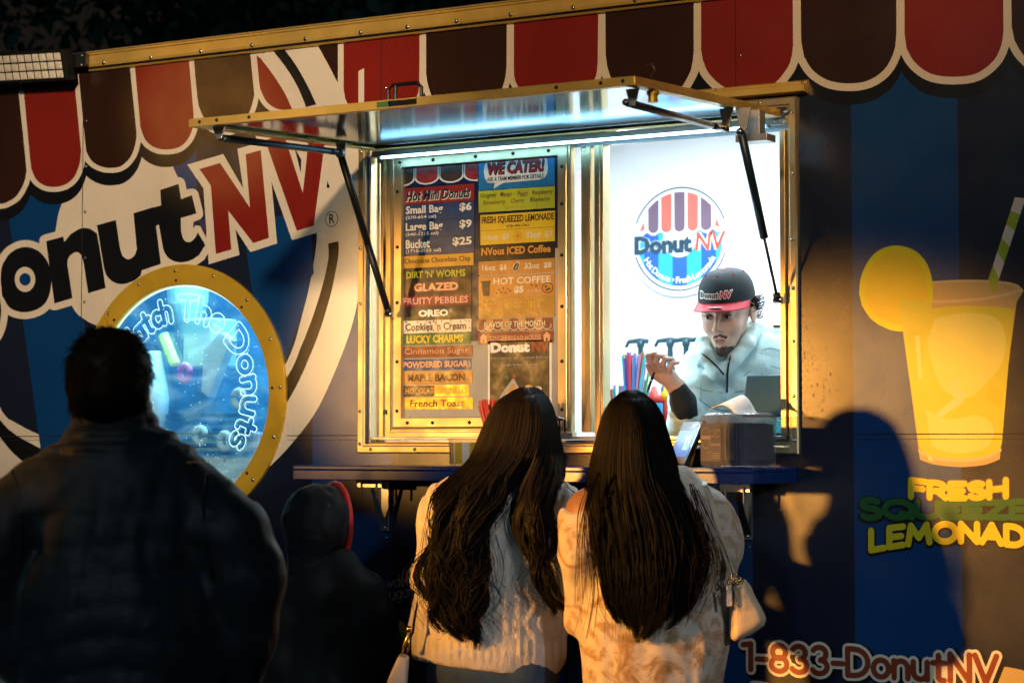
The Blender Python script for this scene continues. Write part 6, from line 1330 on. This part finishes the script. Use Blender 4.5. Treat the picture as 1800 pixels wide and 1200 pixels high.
# hand with a pen: palm, four fingers and a thumb
hy = -.19
hf = Field(); H_ = lambda px, py, y=0: P(px, py, hy+y)
hf.chain([H_(1199, 700, .03), H_(1190, 682, .01), H_(1178, 668, .0)], [.026, .024, .023], 1, .02).ell(H_(1172, 660), (.026, .018, .024), .015).ell(H_(1164, 660), (.02, .016, .016), .012)
for pts, rr in (([H_(1157,652,-.006), H_(1142,637,-.016), H_(1139,626,-.014), H_(1153,621,-.022)], (.0095,.0085,.0078,.0066)), ([H_(1163,652,-.012), H_(1152,636,-.026), H_(1156,626,-.028), H_(1170,626,-.020)], (.0096,.0086,.0078,.0066)), ([H_(1170,655,-.013), H_(1165,640,-.028), H_(1170,631,-.030), H_(1183,631,-.018)], (.0094,.0084,.0076,.0064)), ([H_(1178,660,-.010), H_(1178,647,-.024), H_(1183,638,-.024), H_(1192,637,-.014)], (.0086,.0075,.0068,.0058)), ([H_(1164,668,.006), H_(1147,657,.004), H_(1140,642,-.004), H_(1147,629,-.012)], (.0125,.0105,.0092,.0075))): hf.chain(pts, rr, 1, .0025)
V2, Q2 = hf.mesh(.0027)
tb_ = Field().cone(HW((0, .05, -.14)), P(1280, 690, .09), .048, .055).cone(P(1280, 720, .10), P(1265, 860, .14), .09, .12, .7, .05).cone(P(1275, 860, .14), (.0, .12, 1.0), .14, .13, .7).chain([P(1240, 690, .07), P(1218, 740, -.02), P(1200, 706, -.17)], [.04, .035, .026], 1, .02).chain([P(1345, 690, .12), P(1400, 760, .05), P(1340, 765, -.02)], [.04, .035, .028], 1, .02)
V3, Q3 = tb_.mesh(.009)
n1, n2 = len(wv), len(V2)
me = mkmesh('person', np.concatenate([wv, V2, V3]), np.concatenate([Q, Q2+n1, Q3+n1+n2]), [M('skin_pale'), M('beard'), M('lip')], np.concatenate([facepick(cen), np.zeros(len(Q2)+len(Q3), int)]), True)
em = link('person', me); em.location = fr.base; em.rotation_euler = (0, 0, YAW); tag(em, 'young man in white puffer coat and navy cap leaning in the serving window', 'person')
for s in (-1, 1):
    B = MB(); e = HW((s*.032, -.0865, .0035)); 
    def sph(c, r, m, n=12):
        B.use(m); vs = [c+r*np.array([math.sin(a)*math.cos(b), math.sin(a)*math.sin(b), math.cos(a)]) for a in [math.pi*i/n for i in range(n+1)] for b in [2*math.pi*j/n for j in range(n)]]
        B.add(vs, [(i*n+j, (i+1)*n+j, (i+1)*n+(j+1) % n, i*n+(j+1) % n) for i in range(n) for j in range(n)])
    sph(e, .0098*HS, 'eye_white'); g = HR@np.array([-.18 if s else 0, -.97, -.12]); sph(e+g*.0058*HS, .0058*HS, 'iris'); B.build('eye', None, em, True)
B = MB().use('beard')
for s in (-1, 1):
    B.tube([HW((s*(.016+.036*t), -.0965+.018*t*t+.004*(1-t), .0205+.009*math.sin(math.pi*min(1, t*1.1))**1)) for t in np.linspace(0, 1, 8)], [.0022, .0030, .0034, .0034, .0032, .0028, .002, .001], 6)
B.build('eyebrow', None, em, True)
B = MB().use('beard')
for s in (-1, 1): B.tube([HW((s*.032+.0145*t, -.0945+.004*t*t, .0095-.0035*t*t+.0005)) for t in np.linspace(-1, 1, 7)], .0014, 6)
B.build('eyelashes', None, em, True)
# cap: crown, brim, lettering
def crown(th, ph): 
    z = .042+.094*math.sin(ph)**.92 if ph > 0 else .042; c = math.cos(ph)**.62; return (.089*c*math.sin(th), .008-.108*c*math.cos(th), z+.006*math.cos(th)*0)
vs = [HW(crown(2*math.pi*i/40, math.pi/2*j/14)) for j in range(15) for i in range(40)]
cap = link('cap', mkmesh('cap', vs, [(j*40+i, j*40+(i+1) % 40, (j+1)*40+(i+1) % 40, (j+1)*40+i) for j in range(14) for i in range(40)], M('cap_navy'), None, True), em)
bv = []; nb, mb_ = 22, 7
for j in range(mb_):
    for i in range(nb):
        a = math.radians(-74+148*i/(nb-1)); t = j/(mb_-1); x0, y0 = .088*math.sin(a), .008-.107*math.cos(a); ex = .072*max(0, math.cos(a*1.12))**.6; bv.append(HW((x0*(1+.06*t), y0-ex*t, .046-.010*t-.016*(x0/.088)**2*(.3+.7*t))))
me = mkmesh('brim', bv, [(j*nb+i, j*nb+i+1, (j+1)*nb+i+1, (j+1)*nb+i) for j in range(mb_-1) for i in range(nb-1)], M('cap_red'), None, True); bo = link('brim', me, cap); sm_ = bo.modifiers.new('solid', 'SOLIDIFY'); sm_.thickness = .0018; sm_.offset = 0
F = Flat()
def capmap(u, v, l):
    zz = min(.999, max(0, (v-.042)/.094)); ph = math.asin(zz**(1/.92)); c = math.cos(ph)**.62; th = math.asin(max(-1, min(1, u/(.089*c)))); p = np.array([u, .008-.108*c*math.cos(th), v]); return HW(p+[0, -.0012-l, 0])
F.text('Donut', 'cap_white', -.060, .012, .059, .085, .085, lift=.0); F.text('NV', 'cap_white', .013, .052, .059, .086, .10, shear=.1, lift=.0); F.text('Donut', 'cap_navy', -.057, .010, .063, .082, .03, lift=.0012); F.text('NV', 'cap_red', .016, .050, .062, .083, .045, shear=.1, lift=.0012)
F.build('cap_lettering', capmap, cap)
B = MB().use('cap_sticker'); n = 20; B.add([HW((.014+.026*math.cos(a), -.145+.010*math.sin(a), .0445)) for a in [2*math.pi*k/n for k in range(n)]], [tuple(range(n))]); B.build('cap_sticker', None, cap)
B = MB().use('cap_red'); B.lathe([(.001,.137*1.0),(.008,.137),(.008,.133)], (0,0,0), 'z', 10); B.v = [tuple(HW((v[0], v[1]+.008, v[2]))) for v in B.v]
for a in (-50, 0, 50, 100): q = np.array(crown(math.radians(a), 1.02)); B.v += []; c = HW(q*1.012); n0 = len(B.v); B.add([c+.0035*np.array([math.cos(w), 0, math.sin(w)]) for w in [2*math.pi*k/8 for k in range(8)]], [tuple(range(8))])
B.build('cap_button', None, cap)
ls = []; rd = []; r = np.random.RandomState(4)
for k in range(210):
    t = r.rand(); th = math.radians(r.uniform(82, 168)); x0, y0 = .080*math.sin(th), .008-.098*math.cos(th); z0 = r.uniform(-.035, .04) if th > 1.9 else r.uniform(.0, .04); root = np.array([x0, y0, z0]); out = np.array([math.sin(th), -math.cos(th), 0]); l = r.uniform(.018, .036) if th > 1.75 else .016; g = []; ph = r.uniform(0, 6.28)
    for i in range(9): v = i/8; g.append(HW(root+l*v*(out*(.45+.5*v)+np.array([.15, .1, -.55+.75*v*v]))+.006*v*np.array([math.sin(7*v+ph), math.cos(6*v+ph), math.sin(5*v+ph)])))
    ls.append(g); rd.append([.0013*(1-.6*i/8) for i in range(9)])
link('hair', strands_mesh('hair', ls, rd, [M('hair_brown'), M('hair_dark')], (r.rand(len(ls)) < .5).astype(int)), em)
# coat
cf_ = Field().cone(P(1285, 705, .09), P(1268, 800, .12), .13, .15, .72, .05).cone(P(1268, 800, .12), (.0, .12, 1.25), .155, .15, .72, .05)
cf_.chain([P(1243, 650, .06), P(1222, 700, .01), P(1212, 752, -.04), P(1203, 722, -.13)], [.075, .072, .062, .046], 1, .03).chain([P(1345, 632, .10), P(1392, 700, .08), P(1410, 790, .0)], [.085, .08, .07], 1, .03)
cf_.cone(P(1250, 655, .06), P(1345, 632, .10), .06, .075, 1, .05)
cf_.chain([P(1266, 656, -.06), P(1290, 636, -.055), P(1311, 606, -.03), P(1325, 580, .03), P(1322, 575, .10)], [.020, .020, .022, .022, .022], 1, .014).chain([P(1264, 656, -.06), P(1241, 626, -.045), P(1236, 603, .0), P(1250, 592, .09)], [.020, .020, .020, .022], 1, .014)
cf_.ell(P(1350, 590, .12), (.070, .06, .045), .03)
def puff(Q):
    x, y, z = Q[..., 0], Q[..., 1], Q[..., 2]; s = np.abs(np.sin(np.pi*(z+.35*(x+.02)*np.sign(x-.02)*.6+.02*vnoise(Q, (7, 7, 7)))/.062))
    return .003-.006*s**.5+.004*vnoise(Q, (18, 16, 16))+.003*vnoise(Q+2, (45, 40, 34))
part('coat', cf_, .0062, M('puffer_white'), em, puff)
B = MB().use('cuff_dark')
for L in ([(1226,617),(1240,626),(1256,640),(1272,658)], [(1294,610),(1284,628),(1279,655),(1278,690)]):
    pts = []
    for px, py in cr(L, 5): q = P(px, py, -.1); y = front_y(cf_, q[0], q[2], -.3, .25); pts.append(P(px, py, y)+[0, -.004, 0])
    B.tube(pts, .0030, 6)
B.build('zip', None, em)
mat('seam_teal', (.17, .36, .40), .7)
B = MB().use('seam_teal')
for L in ([(1204,628),(1222,640),(1246,652),(1262,668)],[(1196,662),(1214,676),(1240,686),(1270,690)],[(1300,668),(1322,650),(1350,642),(1376,650)],[(1290,690),(1320,684),(1350,676)],[(1318,636),(1334,618),(1356,612),(1376,618)],[(1190,690),(1200,712),(1206,735)],[(1216,612),(1226,640),(1232,680),(1230,720)],[(1336,600),(1340,640),(1338,690)],[(1228,700),(1250,716),(1280,722)]):
    pts = []
    for px, py in cr(L, 5):
        q = P(px, py, -.1); y = front_y(cf_, q[0], q[2], -.35, .3)
        if y < .29: pts.append(P(px, py, y)+[0, -.0018, 0])
    if len(pts) > 3: B.tube(pts, .0014, 6)
B.build('quilt_seams', None, em)
c2 = Field().chain([P(1207, 730, -.13), P(1201, 708, -.165), P(1193, 688, -.182)], [.036, .034, .030], 1, .02); part('cuff', c2, .005, M('cuff_dark'), em, lambda Q: .002*vnoise(Q, (60, 60, 60)))
B = MB().use('gold'); q = HW((.081, -.004, -.043)); B.tube([q+[.004*math.cos(a), 0, -.006+.006*math.sin(a)] for a in [2*math.pi*k/10 for k in range(11)]], .0011, 5); B.build('earring', None, em)
pn = tag(empty('pen', fr.base, YAW), 'dark pen held upright in the raised hand of the man in the white coat', 'pen')
B = MB().use('screen_black'); a, b = H_(1137, 690, .0), H_(1162, 620, -.008); B.tube([a, a+(b-a)*.1, a+(b-a)*.12, b-(b-a)*.12, b], [.0015, .0038, .0045, .0045, .0022], 8); B.build('barrel', None, pn, True); B = MB().use('cap_sticker'); m = a+(b-a)*.30; B.tube([m, m+(b-a)*.03], .0049, 8); B.build('grip_ring', None, pn)
